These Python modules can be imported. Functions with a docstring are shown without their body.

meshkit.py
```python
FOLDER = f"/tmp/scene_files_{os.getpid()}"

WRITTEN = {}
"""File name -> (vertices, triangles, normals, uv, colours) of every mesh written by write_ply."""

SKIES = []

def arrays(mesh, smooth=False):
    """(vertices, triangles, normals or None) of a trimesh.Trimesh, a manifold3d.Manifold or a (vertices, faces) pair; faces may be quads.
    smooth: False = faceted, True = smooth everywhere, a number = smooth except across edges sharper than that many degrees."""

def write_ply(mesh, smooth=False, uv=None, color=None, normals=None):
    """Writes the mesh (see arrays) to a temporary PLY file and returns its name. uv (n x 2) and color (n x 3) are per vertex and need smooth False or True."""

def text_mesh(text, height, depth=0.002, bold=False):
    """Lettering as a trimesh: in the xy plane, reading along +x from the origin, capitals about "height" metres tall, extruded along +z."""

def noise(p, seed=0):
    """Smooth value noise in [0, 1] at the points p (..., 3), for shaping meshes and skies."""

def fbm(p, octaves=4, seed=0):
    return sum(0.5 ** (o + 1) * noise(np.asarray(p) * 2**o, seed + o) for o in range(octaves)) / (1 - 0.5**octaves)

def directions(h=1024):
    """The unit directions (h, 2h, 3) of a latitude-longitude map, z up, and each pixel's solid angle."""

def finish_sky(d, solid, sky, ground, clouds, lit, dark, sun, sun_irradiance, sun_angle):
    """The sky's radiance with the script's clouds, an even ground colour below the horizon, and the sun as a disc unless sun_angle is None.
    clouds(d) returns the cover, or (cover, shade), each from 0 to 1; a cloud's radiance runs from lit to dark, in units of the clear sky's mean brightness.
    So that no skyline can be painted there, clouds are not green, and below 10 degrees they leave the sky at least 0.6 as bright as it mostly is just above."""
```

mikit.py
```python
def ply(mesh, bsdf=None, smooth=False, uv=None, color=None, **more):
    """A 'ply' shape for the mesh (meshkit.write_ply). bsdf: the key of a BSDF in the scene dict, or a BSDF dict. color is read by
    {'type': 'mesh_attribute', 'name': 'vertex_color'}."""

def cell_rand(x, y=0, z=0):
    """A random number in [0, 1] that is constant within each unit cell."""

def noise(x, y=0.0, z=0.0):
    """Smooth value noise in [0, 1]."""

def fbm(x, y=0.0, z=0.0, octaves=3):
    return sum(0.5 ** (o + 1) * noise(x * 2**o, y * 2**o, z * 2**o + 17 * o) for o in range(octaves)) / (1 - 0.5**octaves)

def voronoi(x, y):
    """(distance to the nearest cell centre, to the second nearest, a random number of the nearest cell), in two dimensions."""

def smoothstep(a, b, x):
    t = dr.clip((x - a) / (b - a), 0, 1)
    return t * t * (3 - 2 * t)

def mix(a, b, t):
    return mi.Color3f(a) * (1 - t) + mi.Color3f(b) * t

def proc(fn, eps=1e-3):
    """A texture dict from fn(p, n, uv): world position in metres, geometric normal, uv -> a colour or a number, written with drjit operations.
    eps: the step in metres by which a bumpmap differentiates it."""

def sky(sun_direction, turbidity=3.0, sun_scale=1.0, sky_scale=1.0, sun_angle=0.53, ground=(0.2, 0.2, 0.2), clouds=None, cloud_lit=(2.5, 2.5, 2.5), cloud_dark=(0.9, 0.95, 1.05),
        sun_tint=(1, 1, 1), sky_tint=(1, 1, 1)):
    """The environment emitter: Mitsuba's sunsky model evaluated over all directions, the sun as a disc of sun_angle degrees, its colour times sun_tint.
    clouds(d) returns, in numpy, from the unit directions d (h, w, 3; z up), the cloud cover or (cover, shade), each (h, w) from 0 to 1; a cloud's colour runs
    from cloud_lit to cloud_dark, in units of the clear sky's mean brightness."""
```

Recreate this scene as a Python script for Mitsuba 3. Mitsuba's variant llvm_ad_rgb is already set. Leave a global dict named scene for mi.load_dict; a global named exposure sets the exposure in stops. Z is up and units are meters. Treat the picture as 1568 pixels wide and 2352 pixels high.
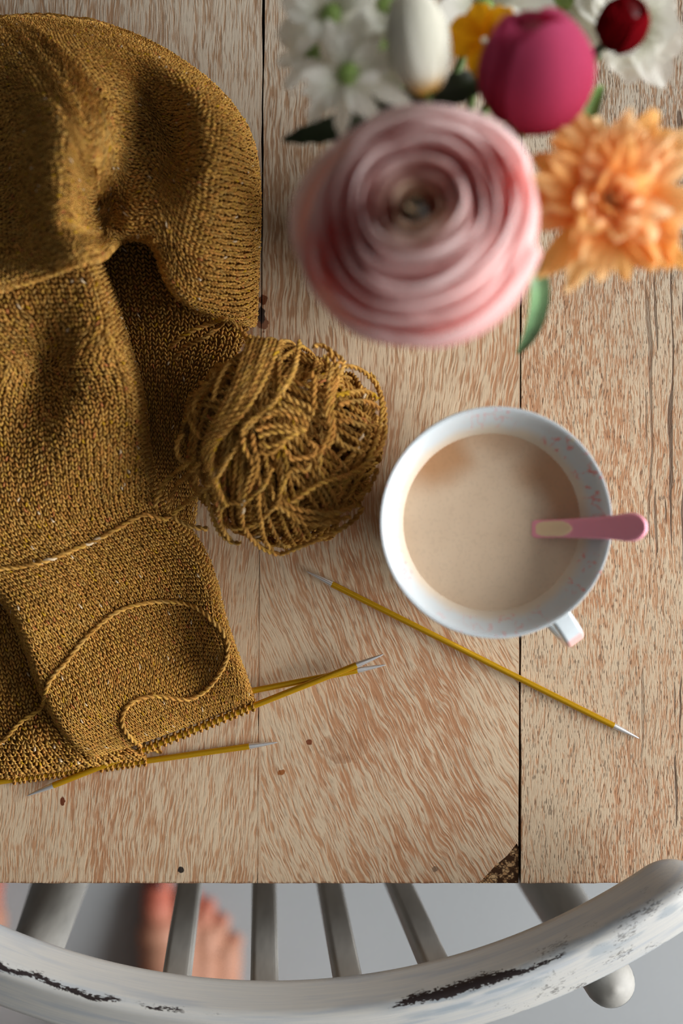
import math, random
import numpy as np, trimesh, manifold3d as m3
import mitsuba as mi, drjit as dr
import mikit, meshkit
from mikit import noise, fbm, voronoi, cell_rand, smoothstep, mix
from scipy.interpolate import RBFInterpolator, CubicSpline
from scipy.ndimage import gaussian_filter
from shapely.geometry import Polygon
from shapely.geometry.polygon import orient

T = mi.ScalarTransform4f
rng = np.random.default_rng(7)
random.seed(7)

# ------------------------------------------------------------------ camera, light, exposure
CZ, TZ, F = 1.326, 0.750, 3267.0            # camera height, table-top height, focal length in pixels of the 1568-wide frame
exposure = -0.10
scene, labels = {}, {}
scene['camera'] = {'type': 'thinlens', 'fov': 2 * math.degrees(math.atan(784 / F)), 'fov_axis': 'x',
                   'aperture_radius': 0.0052, 'focus_distance': CZ - TZ - 0.013, 'near_clip': 0.01, 'far_clip': 30.0,
                   'to_world': T().look_at(origin=[0, 0, CZ], target=[0, 0, 0], up=[0, 1, 0])}
WIN_LIGHT = [12.9, 12.9, 12.9]              # overcast daylight seen through the window
WX = 1.75                                   # the window wall stands to the right
WY0, WY1, WZ0, WZ1 = -1.50, 1.00, 0.78, 2.25

def P(px, py, z):
    d = (CZ - z) / F
    px, py, d = np.broadcast_arrays(np.asarray(px, float), np.asarray(py, float), d)
    return np.stack([(px - 784) * d, (1176 - py) * d, np.broadcast_to(np.asarray(z, float), px.shape)], -1)

def lin(r, g, b):
    c = np.array([r, g, b]) / 255.0
    return [float(x) for x in np.where(c < 0.04045, c / 12.92, ((c + 0.055) / 1.055) ** 2.4)]

def rgb(*c): return {'type': 'rgb', 'value': lin(*c)}

# ------------------------------------------------------------------ helpers
def numbered(key):
    if key not in scene and key not in used: used.add(key); return key
    n = 1
    while f'{key}_{n:03d}' in scene or f'{key}_{n:03d}' in used: n += 1
    used.add(f'{key}_{n:03d}')
    return f'{key}_{n:03d}'
used = set()

def thing(name, label, cat, group=None):
    key = numbered(name)
    labels[key] = {'label': label, 'category': cat}
    if group: labels[key]['group'] = group
    return key

def obj(name, mesh, bsdf, parent=None, smooth=40, label=None, **kw):
    key = numbered(f'{parent}__{name}' if parent else name)
    scene[key] = mikit.ply(mesh, bsdf, smooth=smooth, **kw)
    if label: labels[key] = {'label': label}
    return key

def tag(key, label, cat, group=None):
    labels[key] = {'label': label, 'category': cat}
    if group: labels[key]['group'] = group

def struct(name, mesh, bsdf, parent=None, **kw):
    key = obj(name, mesh, bsdf, parent, **kw)
    if not parent: labels[key] = {'kind': 'structure'}
    return key

def box(x0, x1, y0, y1, z0, z1):
    b = trimesh.creation.box([x1 - x0, y1 - y0, z1 - z0])
    b.apply_translation([(x0 + x1) / 2, (y0 + y1) / 2, (z0 + z1) / 2])
    return b

def grid_faces(nu, nv, closed=False):
    i, j = np.meshgrid(np.arange(nu - (not closed)), np.arange(nv - 1), indexing='ij')
    k = (i + 1) % nu
    q = np.stack([i * nv + j, k * nv + j, k * nv + j + 1, i * nv + j + 1], -1).reshape(-1, 4)
    return np.vstack([q[:, [0, 1, 2]], q[:, [0, 2, 3]]])

def frames(p):
    t = np.gradient(p, axis=0)
    t /= np.linalg.norm(t, axis=1, keepdims=True) + 1e-12
    a = np.zeros_like(t)
    r = np.array([0, 0, 1.0]) if abs(t[0, 2]) < 0.9 else np.array([1.0, 0, 0])
    a0 = np.cross(t[0], r); a0 /= np.linalg.norm(a0)
    for k in range(len(t)):
        a0 = a0 - t[k] * (a0 @ t[k]); a0 /= np.linalg.norm(a0) + 1e-12
        a[k] = a0
    return t, a, np.cross(t, a)

def sweep(p, radii, sides=10, cap=True, shape=None):
    """Tube along the points p; shape: profile (n, 2) instead of a circle."""
    p = np.asarray(p, float)
    t, a, b = frames(p)
    r = np.broadcast_to(np.asarray(radii, float), (len(p),))
    if shape is None:
        th = np.arange(sides) * 2 * np.pi / sides
        shape = np.stack([np.cos(th), np.sin(th)], 1)
    n = len(shape)
    v = p[:, None] + r[:, None, None] * (shape[None, :, :1] * a[:, None] + shape[None, :, 1:] * b[:, None])
    v = v.transpose(1, 0, 2).reshape(-1, 3)
    m = len(p)
    f = grid_faces(n, m, True)[:, ::-1]
    if cap:
        i = np.arange(n); j = (i + 1) % n
        v = np.vstack([v, p[:1], p[-1:]])
        f = np.vstack([f, np.stack([i * m, j * m, np.full(n, n * m)], 1), np.stack([j * m + m - 1, i * m + m - 1, np.full(n, n * m + 1)], 1)])
    mesh = trimesh.Trimesh(v, f, process=False)
    if mesh.volume < 0: mesh.invert()
    return mesh

def spline(pts, n=None, step=None):
    pts = np.asarray(pts, float)
    s = np.concatenate([[0], np.cumsum(np.linalg.norm(np.diff(pts, axis=0), axis=1) + 1e-9)])
    cs = CubicSpline(s, pts)
    if n is None:
        n = max(4, int(s[-1] / step))
    return cs(np.linspace(0, s[-1], n))

def lathe(profile, n=64):
    r, z = np.asarray(profile, float).T
    th = np.arange(n) * 2 * np.pi / n
    v = np.stack([r[None] * np.cos(th)[:, None], r[None] * np.sin(th)[:, None], np.broadcast_to(z, (n, len(z)))], -1).reshape(-1, 3)
    m = trimesh.Trimesh(v, grid_faces(n, len(r), True), process=False)
    m.update_faces(m.nondegenerate_faces())
    if m.volume < 0: m.invert()
    return m

def rot(axis, deg): return trimesh.transformations.rotation_matrix(math.radians(deg), axis)[:3, :3]

def frame_to(d, up=(0, 0, 1)):
    """Rotation whose z column is d."""
    d = np.asarray(d, float); d = d / np.linalg.norm(d)
    x = np.cross(up, d)
    if np.linalg.norm(x) < 1e-3: x = np.cross([0, 1, 0], d)
    x /= np.linalg.norm(x)
    return np.stack([x, np.cross(d, x), d], 1)

# ------------------------------------------------------------------ materials
def two(b): return {'type': 'twosided', 'bsdf': b}
VC = {'type': 'mesh_attribute', 'name': 'vertex_color'}
scene['mat_wall'] = two({'type': 'diffuse', 'reflectance': rgb(86, 83, 80)})
scene['mat_ceiling'] = two({'type': 'diffuse', 'reflectance': rgb(136, 134, 131)})
def floor_fn(p, n, uv):
    g = fbm(p.x * 9, p.y * 9, 0.3, 3)
    return mix(lin(154, 159, 161), lin(168, 172, 174), g)
scene['mat_floor'] = two({'type': 'roughplastic', 'diffuse_reflectance': mikit.proc(floor_fn), 'alpha': 0.35})
scene['mat_frame'] = {'type': 'roughplastic', 'diffuse_reflectance': rgb(225, 225, 222), 'alpha': 0.2}
scene['mat_yarn'] = two({'type': 'diffuse', 'reflectance': VC})
scene['mat_gold'] = {'type': 'principled', 'base_color': rgb(194, 148, 22), 'metallic': 0.55, 'roughness': 0.26, 'specular': 0.5}
scene['mat_silver'] = {'type': 'principled', 'base_color': rgb(222, 222, 222), 'metallic': 0.8, 'roughness': 0.30}
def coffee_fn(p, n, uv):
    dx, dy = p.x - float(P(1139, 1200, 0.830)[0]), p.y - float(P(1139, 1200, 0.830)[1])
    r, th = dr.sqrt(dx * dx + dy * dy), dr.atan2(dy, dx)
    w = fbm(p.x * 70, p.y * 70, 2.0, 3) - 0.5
    def painted_reflection(a, wd, r0):      # brown crescents: bouquet reflection and shading painted into the frothy coffee colour
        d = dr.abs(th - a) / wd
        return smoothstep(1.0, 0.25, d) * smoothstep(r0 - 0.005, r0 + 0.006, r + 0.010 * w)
    k = dr.maximum(painted_reflection(2.25, 0.62, 0.0220), painted_reflection(0.48, 0.95, 0.0195) * 1.0)
    k = dr.maximum(k, 0.45 * painted_reflection(1.45, 0.9, 0.0265))
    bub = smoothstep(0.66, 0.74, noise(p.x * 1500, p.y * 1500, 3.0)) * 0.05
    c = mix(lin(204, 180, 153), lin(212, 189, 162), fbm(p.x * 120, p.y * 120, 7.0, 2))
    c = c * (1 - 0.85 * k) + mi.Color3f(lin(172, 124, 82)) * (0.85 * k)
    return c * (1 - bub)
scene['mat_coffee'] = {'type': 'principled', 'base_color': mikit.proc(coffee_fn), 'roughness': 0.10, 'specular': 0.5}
scene['mat_coffee_film'] = {'type': 'principled', 'base_color': rgb(240, 212, 174), 'roughness': 0.25, 'specular': 0.5}
scene['mat_spoon'] = {'type': 'principled', 'base_color': rgb(240, 158, 178), 'roughness': 0.3, 'specular': 0.5}
scene['mat_petal'] = {'type': 'principledthin', 'base_color': VC, 'diff_trans': 1.15, 'roughness': 0.6, 'spec_trans': 0.0}
scene['mat_leaf'] = two({'type': 'principled', 'base_color': VC, 'roughness': 0.45, 'specular': 0.4})
scene['mat_vase'] = {'type': 'principled', 'base_color': rgb(196, 190, 178), 'roughness': 0.3, 'specular': 0.5}
scene['mat_skin'] = {'type': 'principled', 'base_color': VC, 'roughness': 0.55, 'specular': 0.4}
scene['mat_nail'] = {'type': 'principled', 'base_color': rgb(60, 18, 20), 'roughness': 0.25, 'specular': 0.5}
scene['mat_nail_small'] = {'type': 'principled', 'base_color': rgb(150, 74, 58), 'roughness': 0.3, 'specular': 0.5}
scene['mat_dark_gap'] = two({'type': 'diffuse', 'reflectance': rgb(70, 50, 36)})

# limed wood: brown ground, pale lime in the pores, a few dark cracks; one function for all planks, laid out in table metres
def wood_parts(p):
    x, y = p.x, p.y
    # which plank (the joints run along y)
    right = smoothstep(0.0715, 0.0725, x)
    left = 1 - smoothstep(-0.0335, -0.0325, x)
    mid = (1 - right) * (1 - left)
    # the grain leans in the front of the middle plank and arches round in the right one
    front = smoothstep(0.07, -0.08, y)
    lean = mid * front * (0.36 + 2.2 * (x - 0.02)) - left * 0.10 * front
    wav = fbm(x * 45, y * 30, 3.0, 2) - 0.5
    wav2 = fbm(x * 160, y * 75, 6.0, 2) - 0.5
    xs = x + y * lean + 0.0030 * wav + 0.0016 * wav2
    # one tall cathedral of rings in the right plank, its middle by the handle of the mug
    ax, ay = (x - 0.106), (y + 0.022)
    arch = dr.sqrt(ax * ax + dr.square(ay / 2.2) + 2e-5) + 0.0030 * wav
    wa = right * smoothstep(0.075, 0.030, dr.abs(ay)) * smoothstep(0.030, 0.016, dr.abs(ax)) * 0.8
    xs2 = xs + wa * (arch - 0.02)
    # fibres: strands of lime and ground, a few millimetres long
    al = y + 0.002 * wav2 + mid * front * (-0.3 * x)
    short = 1 + 0.9 * right + 0.25 * left * front
    fine = 1 + 0.55 * right + 0.25 * front * mid + 0.40 * left
    f1 = fbm(xs * 560 * fine, al * 70 * short, 1.0, 2)
    f2 = fbm(xs * 1150 * fine, al * 130 * short, 5.0, 2)
    f3 = fbm(xs * 2100 * fine, al * 260 * short, 9.0, 2)
    f4 = noise(xs * 2600 * fine, al * 120 * short, 15.0)
    patch = fbm(x * 26 + 3 * right, y * 13 + 7 * left, 8.0, 3)
    blotch = fbm(xs2 * 150, al * 34, 12.0, 3)
    ring = 0.5 + 0.5 * dr.sin(arch * 2100 + 9 * wav)
    lime = f1 * 0.15 + f2 * 0.32 + f3 * 0.33 + f4 * 0.20 + wa * 0.10 * (ring - 0.5)
    level = 0.474 + (patch - 0.5) * 0.19 + (0.5 - blotch) * 0.15 - 0.020 * right
    cover = smoothstep(level - 0.120, level + 0.125, lime)
    pore = smoothstep(0.62, 0.80, fbm(xs * 1700 * fine, al * 260 * short, 21.0, 2)) * (0.25 + 0.50 * right)
    crack = smoothstep(0.76, 0.80, noise(xs * 800, al * 26, 31.0)) * smoothstep(0.112, 0.132, x)
    return x, y, right, left, mid, patch, cover, pore, crack, f3, blotch

def wood_fn(p, n, uv):
    x, y, right, left, mid, patch, cover, pore, crack, w2, blotch = wood_parts(p)
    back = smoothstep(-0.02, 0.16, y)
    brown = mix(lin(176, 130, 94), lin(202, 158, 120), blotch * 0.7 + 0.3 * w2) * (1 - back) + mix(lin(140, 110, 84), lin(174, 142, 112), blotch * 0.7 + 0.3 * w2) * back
    red = smoothstep(0.50, 0.68, patch) * (0.6 - 0.35 * back)
    brown = brown * (1 - red) + mix(lin(170, 114, 76), lin(190, 138, 100), w2) * red
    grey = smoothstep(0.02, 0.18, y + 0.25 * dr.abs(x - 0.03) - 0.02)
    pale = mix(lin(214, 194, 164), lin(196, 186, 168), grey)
    tone = 0.90 + 0.20 * fbm(x * 60, y * 30, 41.0, 2)
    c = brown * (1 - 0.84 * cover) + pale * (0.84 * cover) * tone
    dark = lin(88, 66, 50)
    k = dr.maximum(pore * 0.8, crack * 0.85)
    c = c * (1 - k) + mi.Color3f(dark) * k
    # chipped spots and knots in the wood
    for (sx, sy, rad, ry, col, st) in ((-0.0318, 0.0765, 0.0024, 0.0030, (118, 68, 40), .9), (-0.0325, 0.0800, 0.0016, 0.0036, (60, 46, 38), 1), (-0.0318, 0.0860, 0.0020, 0.0022, (110, 62, 34), 1),
                                   (0.0, -0.1, 0.0050, 0.0022, (140, 92, 60), .35), (-0.0650, -0.1450, 0.0014, 0.0014, (50, 42, 36), 1), (0.038, -0.1445, 0.0014, 0.0012, (104, 84, 66), .7),
                                   (0.001, -0.095, 0.010, 0.0065, (150, 104, 70), .3), (-0.013, -0.0932, 0.0012, 0.0012, (120, 66, 38), 1), (-0.0243, -0.1055, 0.0016, 0.0012, (150, 90, 45), 1),
                                   (-0.1130, -0.1170, 0.0012, 0.0018, (110, 58, 34), 1)):
        wob = 1 + 0.8 * (fbm(x * 700, y * 700, 2.0, 2) - 0.5)
        q = dr.sqrt(dr.square((x - sx) / rad) + dr.square((y - sy) / ry)) * wob
        m = (1 - smoothstep(0.8, 1.05, q)) * st
        c = c * (1 - m) + mi.Color3f(lin(*col)) * m
    # a brown, unlimed rim along the sawn front edge
    rim = 1 - smoothstep(0.0000, 0.0009, y + 0.1504 + 0.0016 * (w2 - 0.5))
    return c * (1 - 0.75 * rim) + mi.Color3f(lin(112, 72, 44)) * (0.75 * rim)

def wood_bump(p, n, uv):
    x, y, right, left, mid, patch, cover, pore, crack, w2, blotch = wood_parts(p)
    return cover * 0.5 - pore * 0.8 - crack * 1.4 + w2 * 0.4
scene['mat_wood'] = two({'type': 'bumpmap', 'arbitrary': mikit.proc(wood_bump, eps=1.2e-4), 'scale': 0.00009,
                     'bsdf': {'type': 'roughplastic', 'diffuse_reflectance': mikit.proc(wood_fn), 'alpha': 0.42, 'int_ior': 1.3}})
def bark_fn(p, n, uv):
    f, s, w = voronoi(p.x * 760 + 0.9 * noise(p.x * 900, p.y * 900), p.y * 760)
    line = 1 - smoothstep(0.06, 0.34, s - f)
    k = smoothstep(0.42, 0.60, fbm(p.x * 420, p.y * 420, 4.0, 3))
    c = mix(lin(176, 146, 108), lin(140, 104, 70), w)
    m = dr.clip(line * 0.9 + k, 0, 1)
    return c * (1 - m) + mi.Color3f(lin(58, 40, 28)) * m
scene['mat_bark'] = two({'type': 'diffuse', 'reflectance': mikit.proc(bark_fn)})
scene['mat_underwood'] = two({'type': 'diffuse', 'reflectance': rgb(120, 82, 56)})

# distressed white paint of the chair rail; the arc's centre and radii are those of the rail below
RCX, RCY, RR, RZ = -0.0277, 0.0791, 0.2586, 0.775
def rail_fn(p, n, uv):
    dx, dy = p.x - RCX, p.y - RCY
    r, th = dr.sqrt(dx * dx + dy * dy) - RR, dr.atan2(dx, -dy)
    s = th * 0.27
    f1 = fbm(s * 900, r * 2500, p.z * 2500, 3)
    long = fbm(s * 55, 3.0, 1.0, 3)
    streak = fbm(s * 60, r * 2200, p.z * 2200, 3)
    c = mix(lin(188, 190, 189), lin(206, 204, 197), streak)
    blue = smoothstep(0.45, 0.75, fbm(s * 28, r * 520, 4.0, 3)) * 0.35
    c = c * (1 - blue) + mi.Color3f(lin(142, 158, 176)) * blue
    # worn through to the dark undercoat along the front top edge
    edge = dr.abs(r - 0.0104 - 0.0030 * (fbm(s * 90, 9.0, 2.0, 2) - 0.5)) / 0.0014
    def worn_at(a, b, k): return k * smoothstep(a - 0.012, a + 0.020, s) * smoothstep(b + 0.012, b - 0.020, s)
    reach = dr.maximum(worn_at(-0.150, -0.052, 0.80), worn_at(0.052, 0.098, 1.15)) + (long - 0.5) * 1.3
    reach = dr.maximum(reach, worn_at(-0.052, -0.035, 0.6) + (long - 0.5))
    worn = smoothstep(0.0, 0.12, reach - edge + 2.3 * (f1 - 0.5)) * smoothstep(0.0, 0.3, reach)
    scuff = smoothstep(0.60, 0.68, f1 * 0.5 + fbm(s * 130, r * 260, 7.0, 3) * 0.5) * smoothstep(0.004, 0.009, r) * smoothstep(0.07, 0.11, s)
    pale = smoothstep(0.44, 0.70, fbm(s * 70, r * 420, 17.0, 3)) * smoothstep(0.006, 0.010, r) * smoothstep(0.022, 0.016, r) * smoothstep(0.03, 0.07, s) * 0.6
    c = c * (1 - pale) + mi.Color3f(lin(140, 154, 164)) * pale
    k = dr.clip(dr.maximum(worn, scuff * 0.6), 0, 1)
    return c * (1 - k) + mi.Color3f(lin(44, 36, 36)) * k
scene['mat_rail'] = {'type': 'roughplastic', 'diffuse_reflectance': mikit.proc(rail_fn), 'alpha': 0.3, 'int_ior': 1.4}
def chair_fn(p, n, uv):
    f = fbm(p.x * 420, p.y * 420, p.z * 38, 3)
    return mix(lin(158, 156, 150), lin(182, 180, 173), f)
scene['mat_chair'] = {'type': 'roughplastic', 'diffuse_reflectance': mikit.proc(chair_fn), 'alpha': 0.35, 'int_ior': 1.4}
MUGX, MUGY = float(P(1139, 1200, 0.830)[0]), float(P(1139, 1200, 0.830)[1])
def mug_fn(p, n, uv):
    dx, dy = p.x - MUGX, p.y - MUGY
    r, th = dr.sqrt(dx * dx + dy * dy), dr.atan2(dy, dx)
    base = mix(lin(182, 191, 195), lin(192, 200, 203), fbm(p.x * 90, p.y * 90, p.z * 90, 2))
    film = smoothstep(0.0362, 0.0325, r + 0.0012 * (fbm(p.x * 200, p.y * 200, 31.0, 2) - 0.5)) * smoothstep(0.025, 0.030, r) * smoothstep(0.80, 0.81, p.z)      # cream reflection of the coffee, painted into the wall colour
    base = base * (1 - 0.75 * film) + mi.Color3f(lin(208, 190, 164)) * (0.75 * film)
    k = mi.Float(0)
    for (a, w, st) in ((0.32, 0.42, 1.0), (0.85, 0.22, 0.8), (-0.52, 0.26, 1.0), (-1.35, 0.35, 0.5), (1.60, 0.30, 0.55), (2.75, 0.32, 0.35), (-2.75, 0.35, 0.4), (-1.9, 0.4, 0.25)):
        d = dr.abs(th - a); d = dr.minimum(d, 2 * math.pi - d)
        k = dr.maximum(k, st * smoothstep(w, w * 0.6, d))
    wx, wy = p.x + 0.003 * (fbm(p.x * 260, p.y * 260, 1.0, 2) - 0.5), p.y + 0.003 * (fbm(p.x * 260, p.y * 260, 5.0, 2) - 0.5)
    line = dr.abs(fbm(wx * 400, wy * 400, 9.0, 2) - 0.5)
    cut = smoothstep(0.47, 0.56, fbm(wx * 420, wy * 420, 14.0, 2))
    mark = smoothstep(0.055, 0.020, line) * cut * smoothstep(0.0328, 0.0342, r) * smoothstep(0.0402, 0.0394, r) * k
    f, s_, q = voronoi(p.x * 210, p.y * 210)
    dot = smoothstep(0.15, 0.08, f) * smoothstep(0.62, 0.66, q) * k * smoothstep(0.0328, 0.0342, r)
    m = dr.clip(dr.maximum(mark, dot), 0, 1) * 0.8
    stain = smoothstep(0.0012, 0.0004, dr.sqrt(dr.square(dx - 0.0268) + dr.square(dy - 0.0288))) * 0.45
    base = base * (1 - stain) + mi.Color3f(lin(206, 190, 140)) * stain
    c = base * (1 - m) + mi.Color3f(lin(206, 96, 92)) * m
    tip = smoothstep(0.0505, 0.0525, r) * 0.9                         # the handle's pink outer curve
    return c * (1 - tip) + mi.Color3f(lin(214, 160, 154)) * tip
scene['mat_mug'] = {'type': 'principled', 'base_color': mikit.proc(mug_fn), 'roughness': 0.12, 'specular': 0.5, 'clearcoat': 0.6, 'clearcoat_gloss': 0.95}

# ------------------------------------------------------------------ the room
RX0, RX1, RY0, RY1, RH = -2.4, WX, -2.3, 2.6, 2.55
struct('floor', box(RX0, RX1 + .2, RY0, RY1, -0.05, 0), 'mat_floor', smooth=False)
struct('ceiling', box(RX0, RX1 + .2, RY0, RY1, RH, RH + 0.05), 'mat_ceiling', smooth=False)
struct('wall_left', box(RX0 - 0.1, RX0, RY0, RY1, 0, RH), 'mat_wall', smooth=False)
struct('wall_back', box(RX0, RX1 + .2, RY1, RY1 + 0.1, 0, RH), 'mat_wall', smooth=False)
struct('wall_front', box(RX0, RX1 + .2, RY0 - 0.1, RY0, 0, RH), 'mat_wall', smooth=False)
struct('wall_right', trimesh.util.concatenate([box(RX1, RX1 + .2, RY0, WY0, 0, RH), box(RX1, RX1 + .2, WY1, RY1, 0, RH),
                                               box(RX1, RX1 + .2, WY0, WY1, 0, WZ0), box(RX1, RX1 + .2, WY0, WY1, WZ1, RH)]), 'mat_wall', smooth=False)
fr, ym = 0.05, (WY0 + WY1) / 2
key = struct('window_1', trimesh.util.concatenate([box(WX + .05, WX + .10, WY0, WY1, WZ0, WZ0 + fr), box(WX + .05, WX + .10, WY0, WY1, WZ1 - fr, WZ1),
    box(WX + .05, WX + .10, WY0, WY0 + fr, WZ0 + fr, WZ1 - fr), box(WX + .05, WX + .10, WY1 - fr, WY1, WZ0 + fr, WZ1 - fr), box(WX + .05, WX + .10, ym - fr / 2, ym + fr / 2, WZ0 + fr, WZ1 - fr)]), 'mat_frame', smooth=False)
for y0, y1 in ((WY0 + fr, ym - fr / 2), (ym + fr / 2, WY1 - fr)):
    v = np.array([[WX + .075, y0, WZ0 + fr], [WX + .075, y1, WZ0 + fr], [WX + .075, y1, WZ1 - fr], [WX + .075, y0, WZ1 - fr]])
    k = obj('daylit_pane', (v, np.array([[0, 2, 1], [0, 3, 2]])), 'mat_wall', 'window_1', smooth=False)
    scene[k]['emitter'] = {'type': 'area', 'radiance': {'type': 'rgb', 'value': WIN_LIGHT}}

# ------------------------------------------------------------------ table
table = thing('table', 'limed brown wooden table of wide planks under the knitting and the mug', 'table')
TY0, TY1 = float(P(0, 2029, TZ)[1]), 1.45
def plank(x0t, x0b, x1t, x1b, notch=None, gl=(0, 0), gr=(0, 0)):
    """Top outline in table metres, wobbling a little along the joints; x at the back (t) and at the front (b)."""
    ys = np.linspace(TY0, TY1, 240)
    t = (ys - TY0) / (0.207 - TY0)
    wob = lambda s: 0.00035 * (meshkit.fbm(np.stack([ys * 60, ys * 0 + s, ys * 0], 1), 3, s) - 0.5) * 2
    xl = x0b + (x0t - x0b) * t + wob(3 + int(abs(x0b) * 1e4)); xr = x1b + (x1t - x1b) * t + wob(5 + int(abs(x1b) * 1e4))
    xl = xl + np.maximum(0.02, gl[1] + (gl[0] - gl[1]) * t) / 1e3; xr = xr - np.maximum(0.02, gr[1] + (gr[0] - gr[1]) * t) / 1e3      # the joint opens and closes
    pts = [*zip(xl[::-1], ys[::-1])]
    fx = np.linspace(xl[0], xr[0], 40)[1:-1]
    pts += [*zip(fx, TY0 + 0.0003 * (meshkit.noise(np.stack([fx * 400, fx * 0, fx * 0], 1), 4) - 0.5))]
    pts += [*zip(xr, ys)]
    poly = Polygon(pts).buffer(0)
    if notch is not None: poly = poly.difference(Polygon(notch))
    parts = []
    inner = poly.buffer(-0.00014, join_style=2)
    cs = lambda g: m3.CrossSection([np.array(orient(g).exterior.coords[:-1])])
    body = m3.Manifold.extrude(cs(poly), 0.0277).translate([0, 0, TZ - 0.028])
    top = m3.Manifold.extrude(cs(inner), 0.0003).translate([0, 0, TZ - 0.0003])
    return body + top
px2x = lambda px: (px - 784) * (CZ - TZ) / F
g = 0.0005
bark = [P(1186, 1938, TZ)[:2], P(1192.5, 1950, TZ)[:2], P(1191.5, 2031, TZ)[:2], P(1098, 2031, TZ)[:2], P(1138, 1988, TZ)[:2], P(1165, 1965, TZ)[:2]]
joints = [(px2x(-120), px2x(-130), .3, .3), (px2x(604.5), px2x(591), .42, -.30), (px2x(1197), px2x(1193), .22, .42), (px2x(1740), px2x(1742), .3, .3)]
edges = [(-0.36, -0.36, 0, 0)] + joints + [(0.36, 0.36, 0, 0)]      # x at the back and the front, half the open joint there in mm
for k in range(len(edges) - 1):
    (at, ab, ga, gb), (bt, bb, gc, gd) = edges[k], edges[k + 1]
    obj('plank', plank(at, ab, bt, bb, bark if k == 2 else None, (ga, gb), (gc, gd)), 'mat_wood', table, smooth=False)
pb = Polygon(bark).buffer(-0.0002)
bk = trimesh.creation.extrude_polygon(pb, 0.0269, engine='earcut'); bk.apply_translation([0, 0, TZ - 0.0278])
obj('bark_inlay', bk, 'mat_bark', table, smooth=False, label='dark triangular patch of bark in the front edge of a plank')
obj('batten', box(-0.34, 0.34, 0.02, 0.10, TZ - 0.050, TZ - 0.028), 'mat_dark_gap', table, smooth=False)
obj('batten', box(-0.34, 0.34, 1.22, 1.30, TZ - 0.050, TZ - 0.028), 'mat_dark_gap', table, smooth=False)
obj('under_board', box(-0.35, 0.35, 0.0, 1.40, TZ - 0.034, TZ - 0.0285), 'mat_dark_gap', table, smooth=False)
for x in (-0.32, 0.32):
    for y in (0.10, 1.30):
        obj('leg', box(x - 0.03, x + 0.03, y - 0.03, y + 0.03, 0.0, TZ - 0.034), 'mat_underwood', table, smooth=False)

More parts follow.
